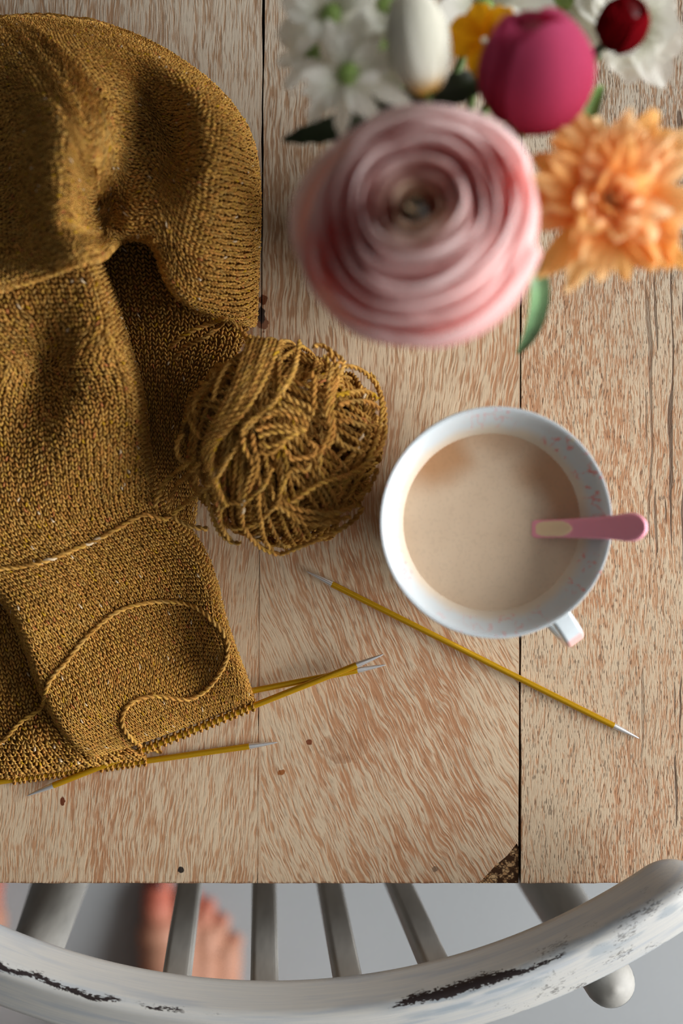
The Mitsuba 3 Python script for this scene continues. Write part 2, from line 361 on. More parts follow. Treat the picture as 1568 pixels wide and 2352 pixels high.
# ------------------------------------------------------------------ chair
chair = thing('chair', 'white distressed wooden chair with a curved back rail pushed up to the table', 'chair')
h_, w_, tl = 0.0210, 0.0232, math.radians(30)
prof = Polygon([(0, 0), (h_ * math.sin(tl), h_ * math.cos(tl)), (h_ * math.sin(tl) + w_ * math.cos(tl), h_ * math.cos(tl) - w_ * math.sin(tl)), (w_ * math.cos(tl), -w_ * math.sin(tl))])
prof = prof.buffer(-0.0046).buffer(0.0046, quad_segs=6)
pc = np.array(prof.exterior.coords[:-1]); cen = np.array(prof.centroid.coords[0])
a0, a1 = math.radians(-31), math.radians(37.2)
th = np.concatenate([np.linspace(a0, a1, 120)])
end = 0.016 / 0.27
scale = np.ones_like(th)
for k, t in enumerate(th):
    e = min(t - a0, a1 - t) / end
    if e < 1: scale[k] = max(0.02, math.sqrt(max(0, 1 - (1 - e) ** 2)))
# crowd the stations at the ends so that they round off
extra = np.concatenate([a0 + end * (1 - np.cos(np.linspace(0, math.pi / 2, 14))), a1 - end * (1 - np.cos(np.linspace(0, math.pi / 2, 14)))])
th = np.unique(np.concatenate([np.linspace(a0 + end, a1 - end, 110), extra]))
rings = []
for t in th:
    e = min(t - a0, a1 - t) / end
    s = 1.0 if e >= 1 else max(0.03, math.sqrt(max(0, 1 - (1 - e) ** 2)))
    q = cen + (pc - cen) * np.array([s, 0.55 + 0.45 * s])
    r = RR + q[:, 0]
    rings.append(np.stack([RCX + r * math.sin(t), RCY - r * math.cos(t), RZ + q[:, 1]], 1))
V = np.array(rings).transpose(1, 0, 2)
n, m = V.shape[:2]
v = np.vstack([V.reshape(-1, 3), V[:, 0].mean(0), V[:, -1].mean(0)])
i = np.arange(n); j = (i + 1) % n
f = np.vstack([grid_faces(n, m, True), np.stack([j * m, i * m, np.full(n, n * m)], 1), np.stack([i * m + m - 1, j * m + m - 1, np.full(n, n * m + 1)], 1)])
rail = trimesh.Trimesh(v, f, process=False)
if rail.volume < 0: rail.invert()
obj('back_rail', rail, 'mat_rail', chair, smooth=50, label='curved white back rail with paint worn to black along its edge')
def bar(p0, p1, w, d, rr=0.0025):
    """Rectangular rounded bar between two points, w across x, d across y."""
    sh = np.array(Polygon([(-w/2, -d/2), (w/2, -d/2), (w/2, d/2), (-w/2, d/2)]).buffer(-rr).buffer(rr, quad_segs=3).exterior.coords[:-1])
    p0, p1 = np.array(p0), np.array(p1)
    v = np.vstack([np.hstack([sh + p[:2], np.full((len(sh), 1), p[2])]) for p in (p0, p1)])
    return trimesh.convex.convex_hull(v)
SEATZ = 0.45
for (xt, yt, xb, yb) in ((408, 2232, 434.5, 2035), (608, 2242, 607, 2035), (800, 2237, 760, 2035), (998, 2196, 925, 2035)):
    top = P(xt, yt, RZ); low = P(xb, yb, 0.690)
    d = (top - low) / (top[2] - low[2])
    rad = top[:2] - np.array([RCX, RCY]); rad = rad / np.linalg.norm(rad) * 0.0085
    a = np.array([*rad, 0])
    bot = low + a + d * (SEATZ - 0.005 - low[2]); up = top + a + d * 0.006
    obj('spindle', bar(bot, up, 0.0112, 0.0090), 'mat_chair', chair, smooth=30)
def post(top, low):
    d = (low - top) / (top[2] - low[2])
    zs = np.array([0, 0.0012, 0.003, 0.006, 0.010, 0.03, 0.08, 0.138, 0.20, 0.27, 0.335, 0.50, 0.65, 0.78])
    rs = 1.0 * np.array([0.0015, 0.0048, 0.0075, 0.0092, 0.0099, 0.0104, 0.0115, 0.0130, 0.0140, 0.0145, 0.0150, 0.0140, 0.0125, 0.0110])
    p = top[None] + d[None] * zs[:, None]
    return sweep(p, rs, 28)
obj('post', post(P(1402, 2258, 0.772) + [0, 0, .0085], P(1263, 2035, 0.640)), 'mat_chair', chair, smooth=60)
obj('post', post(P(64, 2256, 0.772) + [0, 0, .0085], P(135, 2035, 0.640)), 'mat_chair', chair, smooth=60)
seat_pts = [(-0.155, -0.178), (0.125, -0.178), (0.20, 0.06), (0.18, 0.29), (-0.21, 0.29), (-0.235, 0.06)]
seat = m3.Manifold.extrude(m3.CrossSection([np.array(orient(Polygon(seat_pts).buffer(-0.03).buffer(0.05, quad_segs=8)).exterior.coords[:-1])]), 0.032).translate([0, 0, SEATZ - 0.032])
obj('seat', seat, 'mat_chair', chair, smooth=30)
for (x, y, ox, oy) in ((-0.18, 0.24, -0.03, 0.03), (0.145, 0.24, 0.03, 0.03)):
    zs = np.linspace(SEATZ - 0.03, 0.0, 12); t = (SEATZ - 0.03 - zs) / SEATZ
    obj('leg', sweep(np.stack([x + ox * t, y + oy * t, zs], 1), 0.017 - 0.006 * t + 0.003 * np.sin(t * 9), 16), 'mat_chair', chair, smooth=60)

# ------------------------------------------------------------------ knitted sweater
def yarn_colors(n, r=rng):
    """Tweed: mustard brown with olive, ochre and orange fibres and a rare cream neps."""
    base = np.array([lin(184, 138, 70), lin(168, 123, 60), lin(194, 149, 78), lin(156, 114, 57), lin(182, 141, 67), lin(188, 135, 70), lin(176, 138, 76)])
    c = 0.92 * base[r.integers(0, len(base), n)] * r.uniform(0.86, 1.16, (n, 1))
    u = r.random(n)
    c[u < 0.006] = lin(206, 184, 150)
    c[(u > 0.010) & (u < 0.020)] = lin(182, 142, 42)
    c[(u > 0.022) & (u < 0.034)] = lin(176, 112, 66)
    return c

def leg_template(s):
    K, S = 6, 5
    t = np.linspace(0, 1, K)
    a = s * (0.05 + 0.37 * t ** 0.9)
    b = -0.72 + 1.36 * t
    n = -0.42 + 0.78 * np.sin(np.pi * (0.06 + 0.88 * t))
    r = 0.205 * np.array([0.55, 0.92, 1.0, 1.0, 0.9, 0.5])
    th = np.arange(S) * 2 * np.pi / S + 0.3
    v = np.stack([a[:, None] + r[:, None] * np.cos(th), np.broadcast_to(b[:, None], (K, S)), n[:, None] + r[:, None] * np.sin(th)], -1)   # K,S,3
    f = grid_faces(S, K, True)
    return v.transpose(1, 0, 2).reshape(-1, 3), f
LEGS = [leg_template(-1), leg_template(1)]

def resample(G, nu, nv):
    """Dense grid (u, v, 3) to nu x nv nodes of nearly equal arc length along either direction."""
    def along(A, n):      # resample axis 0
        d = np.concatenate([np.zeros((1, A.shape[1])), np.cumsum(np.linalg.norm(np.diff(A, axis=0), axis=2), axis=0)])
        d /= d[-1]
        out = np.empty((n, *A.shape[1:]))
        s = np.linspace(0, 1, n)
        for k in range(A.shape[1]):
            for c in range(3): out[:, k, c] = np.interp(s, d[:, k], A[:, k, c])
        return out
    G = along(G, nu)
    return along(G.transpose(1, 0, 2), nv).transpose(1, 0, 2)

SURF = []   # dense point sets of every fabric, to lay yarn on
def knit(G, wale=0.00218, course=0.00182, jitter=1.0, keep=None, flip=False, seed=1):
    """Stockinette over the dense grid G (u across the wales, v along them): every stitch is two yarn legs. Returns (stitches, colours, backing)."""
    r = np.random.default_rng(seed)
    lu = np.median(np.linalg.norm(np.diff(G, axis=0), axis=2).sum(0)); lv = np.median(np.linalg.norm(np.diff(G, axis=1), axis=2).sum(1))
    nu, nv = int(lu / wale) + 1, int(lv / course) + 1
    N = resample(G, nu, nv)
    SURF.append(G.reshape(-1, 3))
    a = N[1:, :-1] - N[:-1, :-1]; b = (N[:-1, 1:] - N[:-1, :-1])
    c = (N[1:, 1:] + N[:-1, :-1] + N[1:, :-1] + N[:-1, 1:]) / 4
    nrm = np.cross(a, b); ln = np.linalg.norm(nrm, axis=2, keepdims=True); nrm = nrm / (ln + 1e-12)
    sgn = np.sign(np.sum(nrm[..., 2])) * (-1 if flip else 1)
    nrm = nrm * sgn
    a, b, c, nrm = (x.reshape(-1, 3) for x in (a, b, c, nrm))
    la = np.linalg.norm(a, axis=1, keepdims=True)
    verts, faces, cols = [], [], []
    off = 0
    for tv, tf in LEGS:
        k = len(c)
        sc = 1 + 0.14 * jitter * r.normal(size=(k, 1, 1))
        sh = 0.06 * jitter * r.normal(size=(k, 3))
        tb = tv[None, :, 1:2] * (1 + 0.06 * r.normal(size=(k, 1, 1)))
        ta = tv[None, :, 0:1] + 0.05 * jitter * r.normal(size=(k, 1, 1)) + 0.10 * tv[None, :, 1:2] * r.normal(size=(k, 1, 1)) * jitter
        tn = tv[None, :, 2:3] * np.clip(sc, 0.7, 1.35)
        p = (c + sh * la)[:, None] + ta * a[:, None] + tb * b[:, None] + tn * (nrm * np.clip(la, 0.0012, 0.0026))[:, None]
        verts.append(p.reshape(-1, 3))
        faces.append((tf[None] + (np.arange(k) * len(tv))[:, None, None]).reshape(-1, 3) + off)
        off += k * len(tv)
        col = yarn_colors(k, r)
        cols.append(np.repeat(col, len(tv), 0) * r.uniform(0.92, 1.08, (k * len(tv), 1)))
    V, Fc, C = np.vstack(verts), np.vstack(faces), np.vstack(cols)
    B = N - (nrm_grid(N) * sgn) * 0.0005
    back = trimesh.Trimesh(B.reshape(-1, 3), grid_faces(*B.shape[:2]), process=False)
    return (V, Fc), C, back

def nrm_grid(N):
    du, dv = np.gradient(N, axis=0), np.gradient(N, axis=1)
    n = np.cross(du, dv)
    return n / (np.linalg.norm(n, axis=2, keepdims=True) + 1e-12)

def add_knit(name, G, parent, **kw):
    (V, Fc), C, back = knit(G, **kw)
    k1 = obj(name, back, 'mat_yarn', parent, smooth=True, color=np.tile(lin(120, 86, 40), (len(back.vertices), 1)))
    k2 = obj('knit_stitches', (V, Fc), 'mat_yarn', k1, smooth=True, color=C)
    labels[k2] = {'kind': 'stuff'}
    return k1

def rbf(pts, smooth=2.0):
    pts = np.array(pts, float)
    f = RBFInterpolator(pts[:, :2] / 100, pts[:, 2], kernel='thin_plate_spline', smoothing=smooth * 0.01)
    return lambda x, y: f(np.stack([x.ravel(), y.ravel()], 1) / 100).reshape(x.shape)

def curve(pts, n):
    return spline(np.array(pts, float), n=n)

def quarter(d):   # 0 at the very edge, 1 from d = 1 on, round
    d = np.clip(d, 0, 1)
    return np.sqrt(np.maximum(0, 1 - (1 - d) ** 2))

sweater = thing('knitted_sweater', 'mustard brown tweed sweater in progress on the left, needles in its sleeve', 'sweater')

# upper body: u from the outer rim to the hem, v along the wales (round the dome)
n = 260
OUT = curve([(235, 60), (330, 92), (430, 150), (520, 228), (574, 312), (594, 420), (594, 540), (590, 650), (586, 752)], n)                     # rim, from the top to the ball
INN = curve([(-190, 715), (-60, 690), (0, 664), (110, 628), (196, 600), (232, 594), (262, 560), (300, 545), (345, 553), (372, 610), (410, 680), (505, 730), (586, 752)], n)   # hem
TOP = curve([(-190, 66), (-60, 50), (60, 42), (150, 46), (235, 60)], n)
LEF = curve([(-190, 66), (-190, 300), (-190, 500), (-190, 715)], n)
HA = rbf([(100, 60, 44), (-120, 60, 46), (-120, 200, 50), (220, 100, 46), (330, 120, 44), (400, 165, 52), (460, 220, 58), (500, 270, 56), (560, 380, 42), (572, 480, 36), (560, 580, 32), (570, 720, 22),
          (80, 160, 60), (125, 250, 84), (132, 350, 96), (150, 470, 96), (200, 560, 88), (228, 592, 80), (30, 300, 60), (20, 430, 52), (-10, 560, 60), (-120, 400, 66), (0, 650, 76), (110, 622, 80), (70, 520, 68),
          (205, 480, 50), (236, 530, 46), (270, 300, 58), (330, 190, 44), (350, 250, 36), (385, 300, 34), (400, 350, 38), (265, 420, 50), (330, 400, 48), (470, 310, 64), (490, 370, 64), (430, 470, 62), (400, 560, 54), (345, 560, 52), (300, 548, 48), (460, 640, 50), (505, 725, 32), (420, 660, 50), (520, 480, 54), (290, 500, 54)], 2)
w_ = np.linspace(0, 1, n)[:, None, None]; t_ = np.linspace(0, 1, n)[None, :, None]
pl = (1 - w_) * TOP[None] + w_ * INN[None] + (1 - t_) * LEF[:, None] + t_ * OUT[:, None] - ((1 - w_) * (1 - t_) * TOP[0] + (1 - w_) * t_ * TOP[-1] + w_ * (1 - t_) * INN[0] + w_ * t_ * INN[-1])
hh = np.maximum(HA(pl[..., 0], pl[..., 1]), 8)
from scipy.spatial import cKDTree
def gap(c): return cKDTree(c).query(pl.reshape(-1, 2))[0].reshape(n, n)
rim_ = np.vstack([TOP, OUT])
eo = quarter(gap(rim_) / 58)
dh = gap(INN)
ei = quarter(dh / 16)
lowin = np.interp(pl[..., 0], [0, 200, 290, 370, 590], [8, 8, 14, 16, 10])
hz = hh - (1 - ei) * lowin
hz = 3 + (hz - 3) * eo
GA = P(pl[..., 0], pl[..., 1], TZ + hz / 1000)
body = add_knit('body', GA, sweater, seed=3)
# rolled hem of the body
for sl in (slice(0, n),):
    he = P(INN[:, 0], INN[:, 1], TZ + (hz[-1] + 2.0) / 1000)[:236]

# sleeve: sections from the top to the needles, left edge and right edge
LE = curve([(-330, 560), (-300, 760), (-250, 960), (-170, 1180), (-70, 1310), (8, 1385), (62, 1500), (112, 1630), (168, 1712), (214, 1744)], n)
RE = curve([(214, 560), (262, 690), (302, 820), (330, 930), (346, 1060), (400, 1175), (462, 1255), (516, 1420), (555, 1530), (585, 1612)], n)
HB = rbf([(-150, 600, 66), (0, 640, 66), (150, 600, 70), (228, 600, 74), (-100, 760, 66), (40, 720, 66), (220, 680, 70), (-50, 900, 56), (100, 830, 44), (40, 840, 62), (185, 800, 68), (150, 960, 54), (280, 840, 60), (92, 920, 44),
          (80, 1040, 50), (240, 1040, 52), (315, 1000, 46), (-100, 1180, 46), (60, 1190, 44), (200, 1190, 38), (320, 1150, 34), (430, 1260, 24), (80, 1340, 38), (20, 1330, 38), (290, 1300, 26), (460, 1360, 22),
          (70, 1440, 36), (200, 1480, 25), (400, 1420, 12), (440, 1490, 8), (505, 1470, 20), (340, 1500, 16), (120, 1560, 28), (180, 1640, 24), (330, 1600, 16), (530, 1570, 12), (230, 1710, 14), (400, 1660, 10), (575, 1605, 8), (290, 1680, 14)], 2)
u = np.linspace(0, 1, 220)[:, None]
pl = LE[None] * (1 - u[..., None]) + RE[None] * u[..., None]
wid = np.linalg.norm(LE - RE, axis=1)[None]
hh = np.maximum(HB(pl[..., 0], pl[..., 1]), 5)
rw = np.linspace(46, 22, n)[None]
el, er = quarter(u * wid / (rw * 0.7)), quarter((1 - u) * wid / rw)
vv = np.linspace(0, 1, n)[None]
eb = quarter((1 - vv) * 1200 / 26)
lowb = np.maximum(2.2, 0)
hz = 2.0 + (hh - 2.0) * np.minimum(np.minimum(el, er), 0.45 + 0.55 * eb)
GB = P(pl[..., 0], pl[..., 1], TZ + hz / 1000)
# the vertical side walls stand straight in the world: nothing leans under
sleeve = add_knit('sleeve', GB, sweater, seed=5)

# the other layer of the sleeve that shows beside it, down at the needles
LC = curve([(-260, 1300), (-255, 1500), (-250, 1680), (-248, 1818)], 120)
RC = curve([(110, 1300), (190, 1520), (260, 1680), (338, 1738)], 120)
HC = rbf([(-200, 1450, 14), (0, 1500, 10), (60, 1560, 6), (150, 1600, 6), (20, 1650, 10), (60, 1700, 15), (130, 1700, 12), (190, 1690, 14), (110, 1760, 8), (0, 1780, 6), (-200, 1650, 14), (-200, 1800, 6), (250, 1730, 8), (330, 1735, 5), (90, 1640, 9), (160, 1740, 10)], 2)
u = np.linspace(0, 1, 160)[:, None]; vv = np.linspace(0, 1, 120)[None]
pl = LC[None] * (1 - u[..., None]) + RC[None] * u[..., None]
hz = np.maximum(HC(pl[..., 0], pl[..., 1]), 3) * (0.35 + 0.65 * quarter((1 - vv) * 330 / 20)) + 0.6
add_knit('sleeve_underside', P(pl[..., 0], pl[..., 1], TZ + hz / 1000), sweater, seed=6)

# the layer that lies flat on the table in the hollow between body, sleeve and ball
LD = curve([(150, 420), (170, 640), (250, 900), (300, 1080), (330, 1196)], 120)
RD = curve([(560, 500), (572, 690), (552, 800), (500, 900), (462, 1040), (446, 1205)], 120)
u = np.linspace(0, 1, 120)[:, None]
pl = LD[None] * (1 - u[..., None]) + RD[None] * u[..., None]
hz = 3 + 2 * meshkit.fbm(np.stack([pl[..., 0] / 90, pl[..., 1] / 90, pl[..., 0] * 0], -1), 3) + 6 * np.exp(-((pl[..., 1] - 640) / 120) ** 2) * np.exp(-((pl[..., 0] - 420) / 130) ** 2)
hz = hz * (0.3 + 0.7 * quarter((1 - u) * 10))
add_knit('fabric_fold', P(pl[..., 0], pl[..., 1], TZ + hz / 1000), sweater, seed=8)

def fuzz(G, count, seed):
    q = np.random.default_rng(seed)
    N_ = nrm_grid(G); N_ *= np.sign(N_[..., 2].sum())
    i, j = q.integers(0, G.shape[0], count), q.integers(0, G.shape[1], count)
    p, nn = G[i, j], N_[i, j]
    d = nn * q.uniform(0.3, 1.0, (count, 1)) + 0.9 * q.normal(size=(count, 3)); d /= np.linalg.norm(d, axis=1, keepdims=True)
    bend = 0.7 * q.normal(size=(count, 3)); L = q.uniform(0.0012, 0.0034, (count, 1))
    pts = [p, p + d * L * 0.5 + nn * 0.0004, p + d * L + bend * L * 0.35 + nn * 0.0003]
    a = np.cross(d, q.normal(size=(count, 3))); a /= np.linalg.norm(a, axis=1, keepdims=True); b = np.cross(d, a)
    V = []
    for k, w in enumerate((0.000045, 0.00004, 0.00002)):
        for t in range(3): V.append(pts[k] + w * (math.cos(t * 2.094) * a + math.sin(t * 2.094) * b))
    V = np.stack(V, 1).reshape(-1, 3)
    f = []
    for k in range(2):
        for t in range(3):
            x, y = 3 * k + t, 3 * k + (t + 1) % 3
            f += [[x, y, y + 3], [x, y + 3, x + 3]]
    Fc = (np.array(f)[None] + 9 * np.arange(count)[:, None, None]).reshape(-1, 3)
    return (V, Fc), np.repeat(yarn_colors(count, q) * 1.1, 9, 0)
for par, G_, ct in ((body, GA, 5500), (sleeve, GB, 4000)):
    m_, c_ = fuzz(G_, ct, ct)
    k_ = obj('wool_fibres', m_, 'mat_yarn', par, smooth=True, color=c_)
    labels[k_] = {'kind': 'stuff'}

# height of the topmost fabric at a pixel, for the strands that lie on it
allp = np.vstack(SURF)
D_ = CZ - allp[:, 2]
ix = np.round((allp[:, 0] / D_ * F + 784) / 4).astype(int) + 120; iy = np.round((1176 - allp[:, 1] / D_ * F) / 4).astype(int)
HM = np.zeros((420, 640))
ok = (ix >= 0) & (ix < 420) & (iy >= 0) & (iy < 640)
np.maximum.at(HM, (ix[ok], iy[ok]), allp[ok, 2] - TZ)
def height(px, py):
    i0 = np.clip(np.round(np.asarray(px) / 4).astype(int) + 120, 1, 418); j0 = np.clip(np.round(np.asarray(py) / 4).astype(int), 1, 638)
    return np.max([HM[i0 + a, j0 + b] for a in (-1, 0, 1) for b in (-1, 0, 1)], axis=0)

# ------------------------------------------------------------------ yarn
def two_ply(p, r=0.00098, pitch=0.0054, sides=6, seed=1, phase=0.0):
    """A twisted two-ply strand along the points p. Returns (vertices, faces, colours)."""
    q = np.random.default_rng(seed)
    t, a, b = frames(p)
    s = np.concatenate([[0], np.cumsum(np.linalg.norm(np.diff(p, axis=0), axis=1))])
    th = np.arange(sides) * 2 * np.pi / sides
    V, Fc, C, off = [], [], [], 0
    tone = yarn_colors(max(2, int(s[-1] / 0.006)), q)
    for k in (0, 1):
        ph = s / pitch * 2 * np.pi + k * np.pi + phase
        ra = r * 0.50
        cc = p + ra * (np.cos(ph)[:, None] * a + np.sin(ph)[:, None] * b)
        rr = r * 0.60 * (1 + 0.10 * q.normal(size=len(p)))
        e1, e2 = a, b
        v = cc[:, None] + rr[:, None, None] * (np.cos(th)[None, :, None] * e1[:, None] + np.sin(th)[None, :, None] * e2[:, None])
        V.append(v.transpose(1, 0, 2).reshape(-1, 3)); Fc.append(grid_faces(sides, len(p), True)[:, ::-1] + off); off += len(p) * sides
        ci = np.clip((s / 0.006 + k * 3).astype(int) % len(tone), 0, len(tone) - 1)
        C.append(np.tile(tone[ci], (sides, 1)))
    return np.vstack(V), np.vstack(Fc), np.vstack(C)

def join(parts):
    off, V, Fc, C = 0, [], [], []
    for v, f, c in parts:
        V.append(v); Fc.append(f + off); C.append(c); off += len(v)
    return (np.vstack(V), np.vstack(Fc)), np.vstack(C)

# needles: ends in pixels with heights above the table (metres)
NR = 0.00125
def needle(p0, p1, label):
    k = thing('knitting_needle', label, 'knitting needle', None)
    d = p1 - p0; L = np.linalg.norm(d); d = d / L
    tl_ = 0.0115
    pts = lambda ts: p0[None] + d[None] * np.array(ts)[:, None]
    obj('shaft', sweep(pts([tl_, tl_ + 0.0004, L - tl_ - 0.0004, L - tl_]), [NR * .97, NR, NR, NR * .97], 20), 'mat_gold', k, smooth=35)
    for base, sgn in ((0, 1), (L, -1)):
        ts = np.array([0, 0.0004, 0.0012, 0.004, 0.008, 0.0105, tl_])
        rs = np.array([0.00012, 0.00025, 0.00040, 0.00068, 0.00098, 0.00114, 0.00116])
        obj('tip', sweep(pts(base + sgn * ts), rs, 18), 'mat_silver', k, smooth=35)
    return p0, d, L
z0 = TZ + NR
n_loose = needle(P(703, 1312, z0 + 0.0022), P(1467, 1696, z0), 'gold knitting needle lying alone on the table below the mug')
n_front = needle(P(62, 1828, z0 + 0.0012), P(880, 1503, z0 + 0.0060), 'gold needle through the front edge of the sleeve, its silver tip lowest on the left')
n_back = needle(P(885, 1527, z0 + 0.0028), P(50, 1690, z0 + 0.0006), 'gold needle running under the sleeve, its right tip the lower of the crossed pair')
n_left = needle(P(637, 1705, z0 + 0.0002), P(-205, 1824, z0 + 0.0002), 'gold needle lowest on the table, silver tip right of the live stitches')
NEEDLES = [n_loose, n_front, n_back, n_left]

# live stitches: yarn loops round the needles, each drawn up from the fabric
def live_loop(seed):
    th_ = np.linspace(-0.25 * np.pi, 1.3 * np.pi, 16)
    R = NR + 0.0004
    p = np.stack([0.0006 * np.sin(th_), R * np.cos(th_), R * np.sin(th_)], 1)
    p = np.vstack([p, p[-1] + [0.0, 0.0022, -0.0004], p[-1] + [0.0002, 0.0042, 0.0005]])
    p = spline(p, n=26)
    v, f, c = two_ply(p, r=0.00066, pitch=0.003, sides=5, seed=seed)
    return v, f, c
loops = []
for sd in range(4):
    v, f, c = live_loop(40 + sd)
    loops.append(mikit.ply((v, f), 'mat_yarn', smooth=True, color=c))
def put_loops(nd, pxs, slope_up):
    p0, d, L = nd
    for k, x in enumerate(pxs):
        # where the needle passes that column of the photograph
        ts = np.linspace(0, L, 2000); pp = p0 + d * ts[:, None]
        col = pp[:, 0] / (CZ - pp[:, 2]) * F + 784
        q = pp[np.argmin(abs(col - x))]
        e1 = d if d[0] > 0 else -d
        e2 = np.cross([0, 0, 1], e1); e2 /= np.linalg.norm(e2)
        M = np.eye(4); M[:3, 0], M[:3, 1], M[:3, 2], M[:3, 3] = e1, e2, np.cross(e1, e2), q
        key = numbered(f'{sweater}__live_stitch')
        scene[key] = {**loops[k % 4], 'to_world': T(M.tolist())}
put_loops(n_front, np.linspace(322, 580, 20) + rng.normal(0, 1.2, 20), 1)
put_loops(n_left, np.concatenate([np.linspace(34, 200, 16), np.linspace(232, 330, 9)]) + rng.normal(0, 1.2, 25), 1)

# ball
BC, BR = P(647, 1020, TZ + 0.0350), np.array([0.0405, 0.0410, 0.0350])
ball = thing('yarn_ball', 'loosely wound mustard brown yarn ball beside the sweater, left of the mug', 'yarn ball')
core = trimesh.creation.icosphere(4, 1.0)
cv = core.vertices * (BR * 0.70) * (1 + 0.08 * (meshkit.noise(core.vertices * 4, 3) - 0.5))[:, None] + BC
obj('core', (cv, core.faces), 'mat_yarn', ball, smooth=True, color=np.tile(lin(104, 72, 30), (len(cv), 1)))
parts = []
def loop_on_ball(nrm, d, layer, seed):
    nrm = nrm / np.linalg.norm(nrm)
    e1 = np.cross(nrm, [0.3, 0.2, 0.9]); e1 /= np.linalg.norm(e1); e2 = np.cross(nrm, e1)
    n_ = 240
    t_ = np.linspace(0, 2 * np.pi, n_)
    rr = math.sqrt(max(0.05, 1 - d * d))
    p = d * nrm + rr * (np.cos(t_)[:, None] * e1 + np.sin(t_)[:, None] * e2)
    w = meshkit.noise(p * 3.1 + seed, seed) - 0.5
    p = p * (layer + 0.05 * w)[:, None] + (0.05 * (meshkit.noise(p * 2.3 + 9, seed + 5) - 0.5))[:, None] * nrm
    p = BC + p * BR
    p[:, 2] = np.maximum(p[:, 2], TZ + 0.0012)
    keep = p[:, 2] > BC[2] - 0.026
    out, run = [], []
    for k in range(n_):
        if keep[k]: run.append(p[k])
        elif run: out.append(run); run = []
    if run: out.append(run)
    return [np.array(x) for x in out if len(x) > 8]
r2 = np.random.default_rng(11)
NG = 24
for g_ in range(NG):
    nrm = r2.normal(size=3); nrm[2] *= 0.75
    nrm /= np.linalg.norm(nrm)
    d0 = r2.uniform(-0.6, 0.45)
    for k in range(r2.integers(4, 8)):
        layer = 0.73 + 0.23 * g_ / NG + r2.uniform(-0.01, 0.025)
        for p in loop_on_ball(nrm + 0.02 * r2.normal(size=3), np.clip(d0 + k * 0.060, -0.85, 0.85), layer, 100 * g_ + k):
            parts.append(two_ply(p, seed=g_ * 50 + k, sides=5, phase=r2.uniform(0, 6)))
m_, c_ = join(parts)
kw_ = obj('wound_yarn', m_, 'mat_yarn', ball, smooth=True, color=c_)
def on_ball(px, py, lift=1.0):
    """The point of the ball's outer surface under a pixel; off its outline, the nearest point of the equator."""
    px, py = np.asarray(px, float), np.asarray(py, float)
    z = np.full(px.shape, BC[2] + 0.01)
    for _ in range(12):
        q = P(px, py, z)
        rho = ((q[..., 0] - BC[0]) / (BR[0] * lift)) ** 2 + ((q[..., 1] - BC[1]) / (BR[1] * lift)) ** 2
        z = BC[2] + BR[2] * lift * np.sqrt(np.maximum(0.0, 1 - rho))
    return P(px, py, z)
def crop(pts): return [(300 + x / 2.45, 680 + y / 2.45) for x, y in pts]
STRANDS = []
for k in range(8):     # the bundle that falls from the top to the lower left
    o = k * 25.0
    STRANDS.append(crop([(672 + o, 225 + 3 * k), (640 + o * 1.0, 330), (590 + o * 0.92, 470), (520 + o * 0.80, 620), (455 + o * 0.60, 740), (415 + o * 0.32, 850), (425 + o * 0.20, 940), (452 + o * .10, 1000), (480 + o * .10, 1090), (520 + o * .15, 1150 + 6 * k)]))
